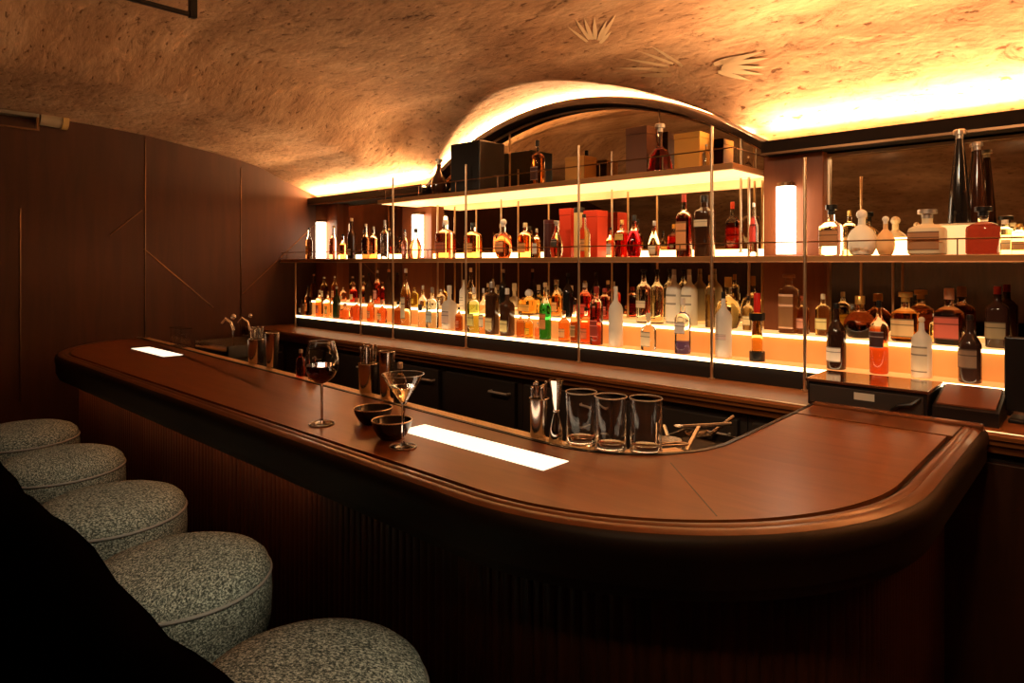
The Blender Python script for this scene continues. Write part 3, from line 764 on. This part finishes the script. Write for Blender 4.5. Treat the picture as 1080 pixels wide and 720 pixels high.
B(1052,302,21,'whisky','R',(.05,.02,.015),(.55,.05,.03),(.35,.28,.18),'black bottle with red cap and small grey emblem at far right',style='dark')
B(882,320,19,'wine','F',(.03,.012,.008),K,WHT,'black bottle with white bottom band behind the black cash drawer',style='dark',lz=(.12,.34))
B(927,317,18,'vodka','F',(.70,.16,.05),K,(.06,.02,.02),'orange-red bottle with black upper label behind the black cash drawer',lz=(.36,.58))
B(972,334,19,'vodka','F',(.96,.93,.82),CRM,(.88,.80,.62),'milky bottle with pale label and round stopper at the front',style='frost_or_glow',capk='ball',lz=(.10,.52))
B(1023,332,21,'wine','F',(.05,.025,.02),K,(.32,.22,.16),'dark bottle with brown badge, last one at the front right',style='dark',lz=(.22,.50))
for a, k in BOT:
    bt = bottle(*a, **k)
    if a[3] == 'hour':
        x_, k_2 = on_line(a[0], 2.86); h_ = (277-a[1])/FP*k_2+.43; r_ = a[2]/2*k_2/FP
        bm = NB(); lathe(bm, [(r_*1.065,h_*.60),(r_*1.14,h_*.60),(r_*1.14,h_*.705),(r_*1.065,h_*.705)], 24); link('collar', bm, M_black, bt, True)
        bm = NB(); lathe(bm, [(r_*1.06,.0005),(r_*1.12,.0005),(r_*1.12,h_*.14),(r_*1.06,h_*.14)], 24); link('base_cup', bm, M_black, bt, True)

# ---------------------------------------------------------------- boxes, speaker and tins among the bottles
def crate(name, label, cat, u0, u1, Y0, dep, vt, row, m, lidm=None, lid=None):
    zr = {'U': .438, 'M': .029}[row]
    x0, k0 = on_line(u0, Y0); x1, k1 = on_line(u1, Y0)
    h = (277-vt)/FP*(k0+k1)/2-zr
    t = thing(name, label, cat, ((x0+x1)/2, Y0, H+zr+.001))
    w = (x1-x0)/2
    return t, w, h, dep
t, w, h, dp = crate('speaker', 'black box loudspeaker on the top shelf under the arch start', 'speaker', 475, 506, 2.82, .22, 150, 'U', None)
bm = NB(); box(bm, -w, w, 0, dp, 0, h, .006); link('cabinet', bm, M_black, t)
bm = NB(); box(bm, -w+.012, w-.012, -.006, -.0005, .012, h-.012, .002); link('front_grille', bm, mat('speaker_cloth', (.02,.02,.02), .9), t)
for (nm, lb, u0, u1, Y0, dep, vt, row, col, lid) in [
    ('gift_box','yellow carton on the top shelf right of the flared red decanter',711,738,2.98,.12,140,'U',(.75,.42,.08),None),
    ('gift_box','brown carton on the top shelf left of the flared red decanter',660,682,3.00,.12,134,'U',(.16,.075,.04),None),
    ('gift_box','golden carton in the middle of the top shelf',596,616,3.00,.12,165,'U',(.60,.33,.08),None),
    ('bottle_tin','dark maroon tin on the middle shelf left of the red gift box',571,580,2.98,.09,232,'M',(.06,.012,.012),(.1,.02,.02)),
    ('gift_box','tall bright red gift box, left one, beside the cream tube',590,602,3.02,.10,220,'M',(.75,.06,.02),None),
    ('bottle_tube','cream tube with black lid between the two red gift boxes',603,612,2.99,.09,219,'M',(.85,.66,.28),(.02,.015,.01)),
    ('gift_box','tall bright red gift box, right one, behind the pale golden bottle',614,630,3.02,.10,222,'M',(.75,.06,.02),None)]:
    t, w, h, dp = crate(nm, lb, 'tin' if nm == 'bottle_tin' else 'tube' if nm == 'bottle_tube' else 'box', u0, u1, Y0, dep, vt, row, None)
    hb = h if lid is None else h*.9
    if nm == 'gift_box':
        bm = NB(); box(bm, -w, w, 0, dp, 0, h*.86, .002); link('carton', bm, solid(col, .5), t)
        bm = NB(); box(bm, -w-.0015, w+.0015, -.0015, dp+.0015, h*.862, h, .002); link('lid', bm, solid(col, .45), t)
    else:
        bm = NB(); lathe(bm, [(0,0),(w,0),(w,hb),(0,hb)], 28, cy=w); link('body', bm, solid(col, .4), t)
        bm = NB(); lathe(bm, [(0,hb+.0005),(w*1.03,hb+.0005),(w*1.03,h-.004),(w,h),(0,h)], 28, cy=w); link('lid', bm, solid(lid, .35), t)
# frosted display block under the two tall cone bottles
x0, _ = on_line(968, 2.95); x1, _ = on_line(1046, 2.95)
t = thing('display_block', 'frosted lit block under the two tall cone-shaped bottles', 'display block', (0,0,0))
bm = NB(); box(bm, x0, x1, 2.935, 3.09, H+.0295, H+.140, .003); link('frosted_body', bm, mat('frosted_block', (.9,.75,.5), .5, emit=(1,.62,.25), es=.8), t)
bm = NB(); box(bm, x0-.003, x1+.003, 2.932, 3.093, H+.1405, H+.1468, .001); link('top_plate', bm, frost_or_glow((.95,.85,.65)), t)

# ---------------------------------------------------------------- till equipment on the back counter
ZC = 1.081
t = thing('cash_drawer', 'black cash drawer with white sticker on the back counter below the right bottles', 'cash drawer', (-.655, 2.64, ZC))
bm = NB(); box(bm, -.19, .19, -.11, .12, .0, .085, .005); link('housing', bm, M_black, t)
bm = NB(); box(bm, -.18, .18, -.118, -.1105, .012, .075, .002); d = link('drawer', bm, M_blackmatte, t)
bm = NB(); box(bm, -.03, .035, -.1195, -.1185, .040, .065); link('sticker', bm, solid((.8,.74,.6)), d)
bm = NB(); box(bm, -.195, .195, -.12, .125, .0855, .096, .003); link('glossy_lid', bm, mat('gloss_brown', (.10,.035,.018), .12, coat=.5), t)
bm = NB(); polytube(bm, [(.09,-.119,.02),(.11,-.135,.04),(.15,-.135,.05),(.17,-.12,.07)], .007, 8); link('cable', bm, M_black, t, True)
t = thing('receipt_printer', 'low black printer with sloping lid painted orange-lit on the counter by the bar end', 'printer', (-.366, 2.655, ZC))
bm = NB()
vs = [bm.verts.new(p) for p in [(-.09,-.10,0),(.09,-.10,0),(.09,.10,0),(-.09,.10,0),(-.09,-.10,.045),(.09,-.10,.045),(.09,.10,.09),(-.09,.10,.09)]]
for f in [(3,2,1,0),(4,5,6,7),(0,1,5,4),(1,2,6,5),(2,3,7,6),(3,0,4,7)]: bm.faces.new([vs[i] for i in f])
link('housing', bm, M_black, t)
bm = NB()
vs = [bm.verts.new(p) for p in [(-.08,-.085,.0505),(.08,-.085,.0505),(.08,.09,.089),(-.08,.09,.089),(-.08,-.085,.056),(.08,-.085,.056),(.08,.09,.095),(-.08,.09,.095)]]
for f in [(3,2,1,0),(4,5,6,7),(0,1,5,4),(1,2,6,5),(2,3,7,6),(3,0,4,7)]: bm.faces.new([vs[i] for i in f])
link('lid', bm, mat('printer_lid_lit', (.22,.07,.03), .3), t)  # orange light on the dark lid put into its brown colour
t = thing('till_screen', 'black back of a till screen at the right picture edge', 'screen', (-.195, 2.73, ZC), 0)
bm = NB(); box(bm, -.085, .16, -.012, .018, .03, .275, .006); link('monitor', bm, M_black, t)
bm = NB(); box(bm, -.02, .08, .0, .016, .012, .031); link('neck', bm, M_black, t)
bm = NB(); box(bm, -.07, .13, -.06, .045, .0, .0115, .003); link('foot', bm, M_black, t)

# ---------------------------------------------------------------- glassware and tools on the bar
def glass_shell(bm, outer, thick=.0016, seg=40, inner_floor=None):
    """outer: profile from the axis bottom to the rim; adds an inner wall"""
    inner = [(max(0, r-thick), z) for r, z in reversed(outer) if z >= inner_floor]
    lathe(bm, outer+inner[:]+[(0, inner_floor)], seg)
def stemglass(name, label, cat, x, y, bowl, foot_r, stem_h, liq, liqm):
    t = thing(name, label, cat, (x, y, BT+.0008))
    bm = NB()
    th = .0012
    outer = [(0,0),(foot_r,0),(foot_r,.0018),(foot_r*.6,.004),(.006,.010),(.0038,.018),(.0035,stem_h*.6),(.0045,stem_h*.93)]+[(r,stem_h+z) for r,z in bowl]
    inner = [(max(0.0, r-th), stem_h+z+(.0012 if i == 0 else 0)) for i, (r,z) in enumerate(bowl)][::-1]
    lathe(bm, outer+inner[:-1]+[(0, inner[-1][1])], 48)
    link('glass', bm, M_glass, t, True)
    bm = NB(); polytube(bm, [(foot_r*math.cos(2*PI*i/40), foot_r*math.sin(2*PI*i/40), .0018) for i in range(40)], .0018, 6, True); link('foot_rim', bm, M_bead, t, True)
    rt, zt_ = bowl[-1]
    bm = NB(); polytube(bm, [((rt-.0006)*math.cos(2*PI*i/40), (rt-.0006)*math.sin(2*PI*i/40), stem_h+zt_+.0006) for i in range(40)], .0009, 6, True); link('lip', bm, M_bead, t, True)
    lv = liq
    pts = [(0, stem_h+bowl[0][1]+.0022)]
    for (r0,z0),(r1,z1) in zip(bowl, bowl[1:]):
        if z0 > 0 or True:
            if z1 <= lv: pts.append((max(.0005, r1-th*1.3), stem_h+z1+.0006))
            else:
                q = (lv-z0)/(z1-z0); pts.append((r0+(r1-r0)*q-th*1.3, stem_h+lv)); break
    pts.append((0, stem_h+lv))
    bm = NB(); lathe(bm, pts, 48); link('drink', bm, liqm, t, True)
    return t
wb = [(.004,0),(.020,.006),(.038,.020),(.049,.042),(.052,.060),(.0505,.080),(.045,.105),(.038,.130)]
stemglass('wine_glass', 'red wine glass standing on the bar left of the bowls', 'wine glass', -1.82, 1.11, wb, .038, .125, .058, M_wine)
mb = [(.003,0),(.010,.008),(.022,.026),(.036,.047),(.052,.072),(.058,.082)]
stemglass('martini_glass', 'filled martini glass at the left end of the glowing counter panel', 'martini glass', -1.43, 1.12, mb, .036, .115, .050, M_cocktail)
def bowl(label, x, y, R, hh):
    t = thing('snack_bowl', label, 'bowl', (x, y, BT+.0008), 0, 'dark snack bowls')
    bm = NB(); lathe(bm, [(0,0),(R*.55,0),(R*.75,hh*.25),(R*.93,hh*.65),(R,hh),(R*.95,hh),(R*.86,hh*.65),(R*.66,hh*.28),(0,hh*.18)], 40)
    link('bowl_shell', bm, M_bowl, t, True)
    bm = NB(); polytube(bm, [(R*.975*math.cos(2*PI*i/40), R*.975*math.sin(2*PI*i/40), hh) for i in range(40)], .0018, 6, True); link('rim', bm, M_brass, t, True)
    return t
bowl('dark snack bowl with brass rim, farther one, behind the other bowl', -1.712, 1.225, .060, .048)
bowl('dark snack bowl with brass rim directly behind the martini glass', -1.525, 1.155, .058, .052)
# tumblers on the service ledge
LZ = BT-.0055
for u, Yp, lb in [(613,1.497,'clear rocks tumbler, left one of three at the inner bar edge'), (644,1.500,'clear rocks tumbler, middle one of three at the inner bar edge'), (681,1.544,'clear rocks tumbler, right one of three, nearest the tools')]:
    x, k = on_line(u, Yp)
    t = thing('rocks_tumbler', lb, 'tumbler', (x, Yp, LZ), 0, 'clear tumblers at the bar edge')
    R = .043; hh = .143
    bm = NB()
    lathe(bm, [(0,0),(R*.92,0),(R*.97,.004),(R,hh*.5),(R*1.03,hh),(R*.97,hh),(R*.92,hh*.5),(R*.88,.022),(0,.018)], 36); link('tumbler_glass', bm, M_glass, t, True)
    bm = NB(); polytube(bm, [(R*.985*math.cos(2*PI*i/36), R*.985*math.sin(2*PI*i/36), .006) for i in range(36)], .0016, 6, True)
    link('rim', bm, M_bead, t, True)
    bm = NB(); polytube(bm, [(R*1.0*math.cos(2*PI*i/36), R*1.0*math.sin(2*PI*i/36), hh+.0012) for i in range(36)], .0021, 6, True)
    link('rim', bm, M_bead, t, True)  # bead stands in for the highlight on the tumbler rim
# jiggers, cups with straws
def cupset(label, x, y, z, R, hh, n_, hs, lb2, grp):
    t = thing('steel_cup', label, 'cup', (x, y, z))
    bm = NB(); lathe(bm, [(0,0),(R*.86,0),(R*.9,.004),(R,hh),(R*.95,hh),(R*.85,.008),(0,.006)], 32); link('cup_body', bm, M_steel, t, True)
    bm = NB(); polytube(bm, [(R*.98*math.cos(2*PI*i/32), R*.98*math.sin(2*PI*i/32), hh) for i in range(32)], .002, 6, True); link('rolled_rim', bm, M_chrome, t, True)
    for i in range(n_):
        a = 2*PI*i/n_+.3; rr = R*(.60 if i % 2 else .42); lean = 1.30 if i % 2 else 1.15
        o = thing('steel_straw', lb2, 'straw', (x, y, z), 0, grp)
        bm = NB(); tube(bm, (rr*math.cos(a), rr*math.sin(a), .012), (rr*lean*math.cos(a), rr*lean*math.sin(a), hs+.008*math.sin(i*2.3)), .0038, 8); link('straw_tube', bm, M_steel, o, True)
        bm = NB(); e = Vector((rr*lean*math.cos(a), rr*lean*math.sin(a), hs+.008*math.sin(i*2.3)))
        bmesh.ops.create_uvsphere(bm, u_segments=10, v_segments=8, radius=.0052, matrix=Matrix.Translation(e+Vector((0,0,.003)))); link('end_knob', bm, M_chrome, o, True)
def tin(label, x, y, z, R, hh, name='shaker_tin'):
    t = thing(name, label, 'shaker')
    t.location = (x, y, z)
    bm = NB(); lathe(bm, [(0,0),(R*.70,0),(R*.74,.006),(R*.97,hh*.92),(R,hh),(R*.95,hh),(R*.68,.01),(0,.008)], 32); link('tin_body', bm, M_steel, t, True)
    bm = NB(); polytube(bm, [(R*.985*math.cos(2*PI*i/32), R*.985*math.sin(2*PI*i/32), hh) for i in range(32)], .0022, 6, True); link('rolled_rim', bm, M_chrome, t, True)
LZ2 = BT-.0055
x, _ = on_line(267, 1.57); cupset('steel cup of straws, far one, near the sink tap', x, 1.585, LZ2, .040, .12, 9, .17, 'steel straw standing in the cup near the sink tap', 'straws in the far cup')
x, _ = on_line(286, 1.57); tin('tall polished shaker tin beside the far cup of straws', x, 1.575, LZ2, .034, .165)
x, _ = on_line(386, 1.52); cupset('steel cup of straws behind the snack bowls', x, 1.53, LZ2, .038, .11, 11, .17, 'steel straw standing in the cup behind the snack bowls', 'straws in the cup behind the bowls')
x, _ = on_line(408, 1.50); tin('tall polished shaker tin behind the snack bowls', x, 1.50, LZ2, .031, .175)
x, _ = on_line(566, 1.465); cupset('steel cup of straws left of the clear tumblers', x, 1.475, LZ2, .028, .11, 8, .145, 'steel straw standing in the cup left of the tumblers', 'straws in the near cup')
# double jigger
x, _ = on_line(585, 1.475)
t = thing('jigger', 'tall polished double-cone jigger touching the left tumbler', 'jigger', (x, 1.482, LZ2))
bm = NB(); lathe(bm, [(0,.0),(.021,.0),(.019,.03),(.007,.078),(.007,.084),(.020,.165),(.0215,.17),(.019,.17),(0,.095)], 28); link('cones', bm, M_chrome, t, True)
bm = NB(); lathe(bm, [(.0075,.078),(.0095,.079),(.0095,.083),(.0075,.084)], 20); link('waist_ring', bm, M_steel, t, True)
# tool tray with tools in the corner well
t = thing('tool_tray', 'dark tray holding bar tools in the corner behind the bar', 'tray', (-.965, 1.80, BT-.075))
bm = NB(); box(bm, -.09, .09, -.17, .20, 0, .006)
for b4 in [(-.09,-.084,-.17,.20),(.084,.09,-.17,.20),(-.09,.09,-.17,-.164),(-.09,.09,.194,.20)]: box(bm, b4[0], b4[1], b4[2], b4[3], .0061, .03)
link('tray_body', bm, M_blackmatte, t)
bm = NB(); box(bm, -.075, .075, -.14, .17, -.98+.0, -.001); link('support_cabinet', bm, M_blackmatte, t)
def spoon(label, x, y, rz, Lg, head, name='ice_scoop', cat='scoop', z=.035, tilt=.12):
    o = thing(name, label, cat, (x, y, BT-.075+z), rz)
    bm = NB(); tube(bm, (0,0,0), (Lg,0,Lg*tilt), .0065, 10); link('handle', bm, M_steel, o, True)
    bm = NB()
    if head == 'scoop':
        for i in range(9):
            a = PI*i/8
            for q in range(2): pass
        rows = []
        for k in range(6):
            s = k/5; ww = .026*math.sin(PI*(.25+.6*s)); row = []
            for i in range(9):
                a = -PI/2+PI*i/8
                row.append(bm.verts.new((-s*.085, ww*math.sin(a), .012-ww*.8*math.cos(a)+.004)))
            rows.append(row)
        for a_, b2 in zip(rows, rows[1:]):
            for i in range(8): bm.faces.new([a_[i], a_[i+1], b2[i+1], b2[i]])
        r_ = bmesh.ops.solidify(bm, geom=bm.faces[:], thickness=.0015)
        link('scoop_head', bm, M_chrome, o, True)
    elif head == 'strainer':
        lathe(bm, [(0,0),(.036,0),(.038,.002),(.036,.004),(0,.004)], 28, cx=-.036)
        for i in range(14):
            a = 2*PI*i/14; tube(bm, (-.036+.034*math.cos(a), .034*math.sin(a), -.008), (-.036+.034*math.cos(a+.3), .034*math.sin(a+.3), -.001), .002, 6)
        link('strainer_disc', bm, M_steel, o, True)
    else:
        lathe(bm, [(0,-.003),(.012,-.002),(.016,.002),(.012,.003),(0,.001)], 20, cx=-.012); link('spoon_bowl', bm, M_chrome, o, True)
    return o
spoon('steel ice scoop leaning in the tool tray', -.915, 1.735, 1.75, .12, 'scoop', tilt=.35)
spoon('second smaller steel scoop at the far side of the tool tray', -.945, 1.95, 1.1, .09, 'scoop', tilt=.55)
spoon('round steel cocktail strainer lying in the tool tray', -1.01, 1.80, 2.2, .09, 'strainer', 'cocktail_strainer', 'strainer', .045)
spoon('thin steel bar spoon lying across the tool tray', -1.03, 1.93, .35, .15, 'spoon', 'bar_spoon', 'spoon', .05, .15)
t = thing('tongs', 'bright steel tongs lying at the front of the tool tray', 'tongs', (-1.01, 1.655, BT-.03), .75)
for s in (-1, 1):
    bm = NB(); polytube(bm, [(0,0,.0),(.04,s*.008,.004),(.10,s*.014,.008),(.13,s*.006,.008)], .004, 8); link('arm', bm, M_chrome, t, True)
bm = NB(); bmesh.ops.create_uvsphere(bm, u_segments=12, v_segments=8, radius=.006); link('hinge', bm, M_chrome, t, True)
# far end: acrylic caddy, taps, basin, small bottles
x, _ = on_line(190, 1.585)
t = thing('acrylic_caddy', 'clear glass caddy standing at the far left end of the bar', 'caddy', (x, 1.588, BT-.0055))
bm = NB()
for b4 in [(-.075,.075,-.03,.03,0,.005),(-.075,-.071,-.03,.03,.0051,.11),(.071,.075,-.03,.03,.0051,.11),(-.002,.002,-.03,.03,.0051,.11)]: box(bm, *b4)
link('dividers', bm, M_glass, t)
bm = NB(); box(bm, -.085,.085,-.034,.034,.1105,.114); link('lid', bm, M_glass, t)
x, _ = on_line(240, 1.75)
t = thing('steel_sink', 'steel sink unit with raised back at the far end behind the bar', 'sink', (x, 1.80, 0))
bm = NB(); box(bm, -.20,.20,-.12,.12,.06,BT-.041); link('stand', bm, M_blackmatte, t)
bm = NB()
for b4 in [(-.22,.22,-.15,.15,BT-.040,BT-.034),(-.22,-.212,-.15,.15,BT-.0339,BT+.03),(.212,.22,-.15,.15,BT-.0339,BT+.03),(-.22,.22,-.15,-.142,BT-.0339,BT+.03),(-.22,.22,.142,.15,BT-.0339,BT+.045)]: box(bm, *b4)
link('basin', bm, M_steel, t)
for xx, lb, hh, sc in [(-.10,'chrome mixer tap with round knob above the sink, left one',.20,1), (.12,'tall slim chrome tap above the sink, right one',.22,.7)]:
    o = thing('tap', lb, 'tap', (x+xx, 1.83, BT-.033))
    bm = NB(); polytube(bm, [(0,0,0),(0,0,hh*.6),(0,-.015,hh*.85),(-.02,-.04,hh*.95),(-.03,-.06,hh*.82)], .009*sc, 10); link('spout', bm, M_chrome, o, True)
    bm = NB(); bmesh.ops.create_uvsphere(bm, u_segments=16, v_segments=10, radius=.018*sc, matrix=Matrix.Translation((0,.0,hh*.95+.012))); link('knob', bm, M_chrome, o, True)
def small_bottle(x, y, z, R, hh, col, capc, label):
    t = thing('bitters_bottle', label, 'bottle', (x, y, z))
    bm = NB(); lathe(bm, [(0,0),(R*.95,0),(R,.003),(R,hh*.55),(R*.7,hh*.68),(R*.35,hh*.74),(R*.33,hh*.86),(0,hh*.86)], 24); link('glass_body', bm, tint(col), t, True)
    bm = NB(); lathe(bm, [(0,hh*.861),(R*.42,hh*.861),(R*.42,hh*.98),(R*.3,hh),(0,hh)], 16); link('cap', bm, solid(capc), t, True)
x, _ = on_line(316, 1.53); small_bottle(x, 1.535, LZ2, .020, .12, (.85,.15,.08), (.6,.5,.45), 'small red bottle on the inner ledge left of the wine glass')
x, _ = on_line(331, 1.53); small_bottle(x, 1.525, LZ2, .020, .10, (.80,.45,.20), (.1,.05,.05), 'small amber bottle on the inner ledge behind the wine glass')
x, _ = on_line(429, 1.50); small_bottle(x, 1.47, LZ2, .024, .15, (.90,.75,.50), (.75,.65,.5), 'small clear dasher bottle behind the martini glass')

# ---------------------------------------------------------------- ceiling fittings
zc_ = ceil(-2.09,.83)
t = thing('suspension_frame', 'dark hanging metal rail at the top left of the ceiling', 'rail', (-2.09,.83,0))
bm = NB(); box(bm, -.010,.010,-.010,.010, H+.75, zc_+.02); link('drop_rod', bm, M_black, t)
bm = NB(); box(bm, -.006,.006,-1.3,-.011, H+.752, H+.764); link('rail_bar', bm, M_black, t)
bm = NB(); box(bm, -.010,.010,-1.32,-1.3, H+.75, H+1.15); link('drop_rod', bm, M_black, t)
t = thing('wall_spotlight', 'pale round spotlight on a grey bracket at the top of the left wall', 'spotlight', (XL+.06, 1.20, H+.93))
bm = NB(); tube(bm, (0,.0,.0), (.0,-.12,.005), .045, 20); link('lamp_head', bm, mat('cream_metal', (.45,.36,.25), .5), t, True)
bm = NB(); tube(bm, (0,.001,-.0), (0,.035,-.002), .050, 20); link('lamp_rim', bm, mat('yellowed_plastic', (.62,.42,.16), .5), t, True)
bm = NB(); box(bm, -.03,.05,-1.1,-.13,.0,.022); link('bracket_bar', bm, mat('grey_metal', (.28,.25,.20), .5), t)
bm = NB(); box(bm, .035,.05,-1.1,-.13,-.085,-.075); link('lower_bar', bm, M_brassd, t)
bm = NB(); box(bm, .035,.05,-.145,-.13,-.0749,-.0005); link('upright', bm, M_brassd, t)

# ---------------------------------------------------------------- lights
def spot(x, y, z, tx, ty, tz, e, ang, col=(1,.85,.65), blend=.6, rad=.03):
    l = bpy.data.lights.new('ceiling_spot', 'SPOT'); l.energy = e; l.color = col; l.spot_size = math.radians(ang); l.spot_blend = blend; l.shadow_soft_size = rad
    o = bpy.data.objects.new('ceiling_spot', l); C.objects.link(o); o.location = (x,y,z)
    o.rotation_euler = (Vector((tx,ty,tz))-Vector((x,y,z))).to_track_quat('-Z','Y').to_euler()
for (x, y, lb) in STL:
    e = {0:22,1:34,2:46,3:60,4:62}[STL.index((x,y,lb))]
    spot(x+1.5, y+.12, 2.2, x+.09, y+.0, .80, e, 15, (1,.95,.76), .8)
def strip_light(x0, x1, y, z, e, ty=-.95):
    l = bpy.data.lights.new('cove_light', 'AREA'); l.shape = 'RECTANGLE'; l.size = x1-x0; l.size_y = .03; l.energy = e; l.color = (1,.56,.24)
    o = bpy.data.objects.new('cove_light', l); C.objects.link(o); o.location = ((x0+x1)/2, y, z)
    o.rotation_euler = Vector((0,ty,1)).to_track_quat('-Z','Y').to_euler()
strip_light(-5.15, -3.62, 3.06, H+.552, 58)
strip_light(-1.2, 1.55, 3.06, H+.552, 125)
for i in range(7):
    xa, xb = AC-1.15+2.3*i/7, AC-1.15+2.3*(i+1)/7
    a, b_ = Vector((xa, 3.10, H+archz(xa)+.03)), Vector((xb, 3.10, H+archz(xb)+.03))
    tg = (b_-a).normalized(); nn = Vector((-tg.z, -.95, tg.x)).normalized()
    l = bpy.data.lights.new('cove_light', 'AREA'); l.shape = 'RECTANGLE'; l.size = (b_-a).length; l.size_y = .02; l.energy = 19; l.color = (1,.56,.24)
    o = bpy.data.objects.new('cove_light', l); C.objects.link(o)
    zz = -nn; yy = zz.cross(tg)
    m4 = Matrix((tg, yy, zz)).transposed().to_4x4(); m4.translation = (a+b_)/2
    o.matrix_world = m4
spot(-.15, .1, 2.72, -.72, 1.75, 1.1, 42, 46, (1,.62,.32), .9, .12)
for x in (-3.2, -2.2, -1.2, -.4):
    spot(x, 1.1, 2.50, x-.1, 3.0, 1.5, 36, 60, (1,.68,.40), .9, .08)
w = bpy.data.worlds.new('w'); bpy.context.scene.world = w; w.use_nodes = True
w.node_tree.nodes['Background'].inputs[0].default_value = (1,.6,.35,1)
w.node_tree.nodes['Background'].inputs[1].default_value = .0

# ---------------------------------------------------------------- camera
cam = bpy.data.cameras.new('camera'); co = bpy.data.objects.new('camera', cam); C.objects.link(co)
cam.sensor_width = 36; cam.lens = 36*FP/1080; cam.shift_y = -(360-277)/1080; cam.clip_start = .02
co.location = (0,0,H); co.rotation_euler = (PI/2, 0, A)
sc = bpy.context.scene
sc.camera = co
sc.view_settings.view_transform = 'Standard'; sc.view_settings.look = 'None'
sc.view_settings.gamma = 1; sc.view_settings.exposure = 0.08; sc.view_settings.use_curve_mapping = False
cy = sc.cycles
cy.max_bounces = 10; cy.diffuse_bounces = 4; cy.glossy_bounces = 5; cy.transmission_bounces = 10; cy.transparent_max_bounces = 8
cy.sample_clamp_indirect = 6; cy.caustics_reflective = False; cy.caustics_refractive = True; cy.blur_glossy = .6
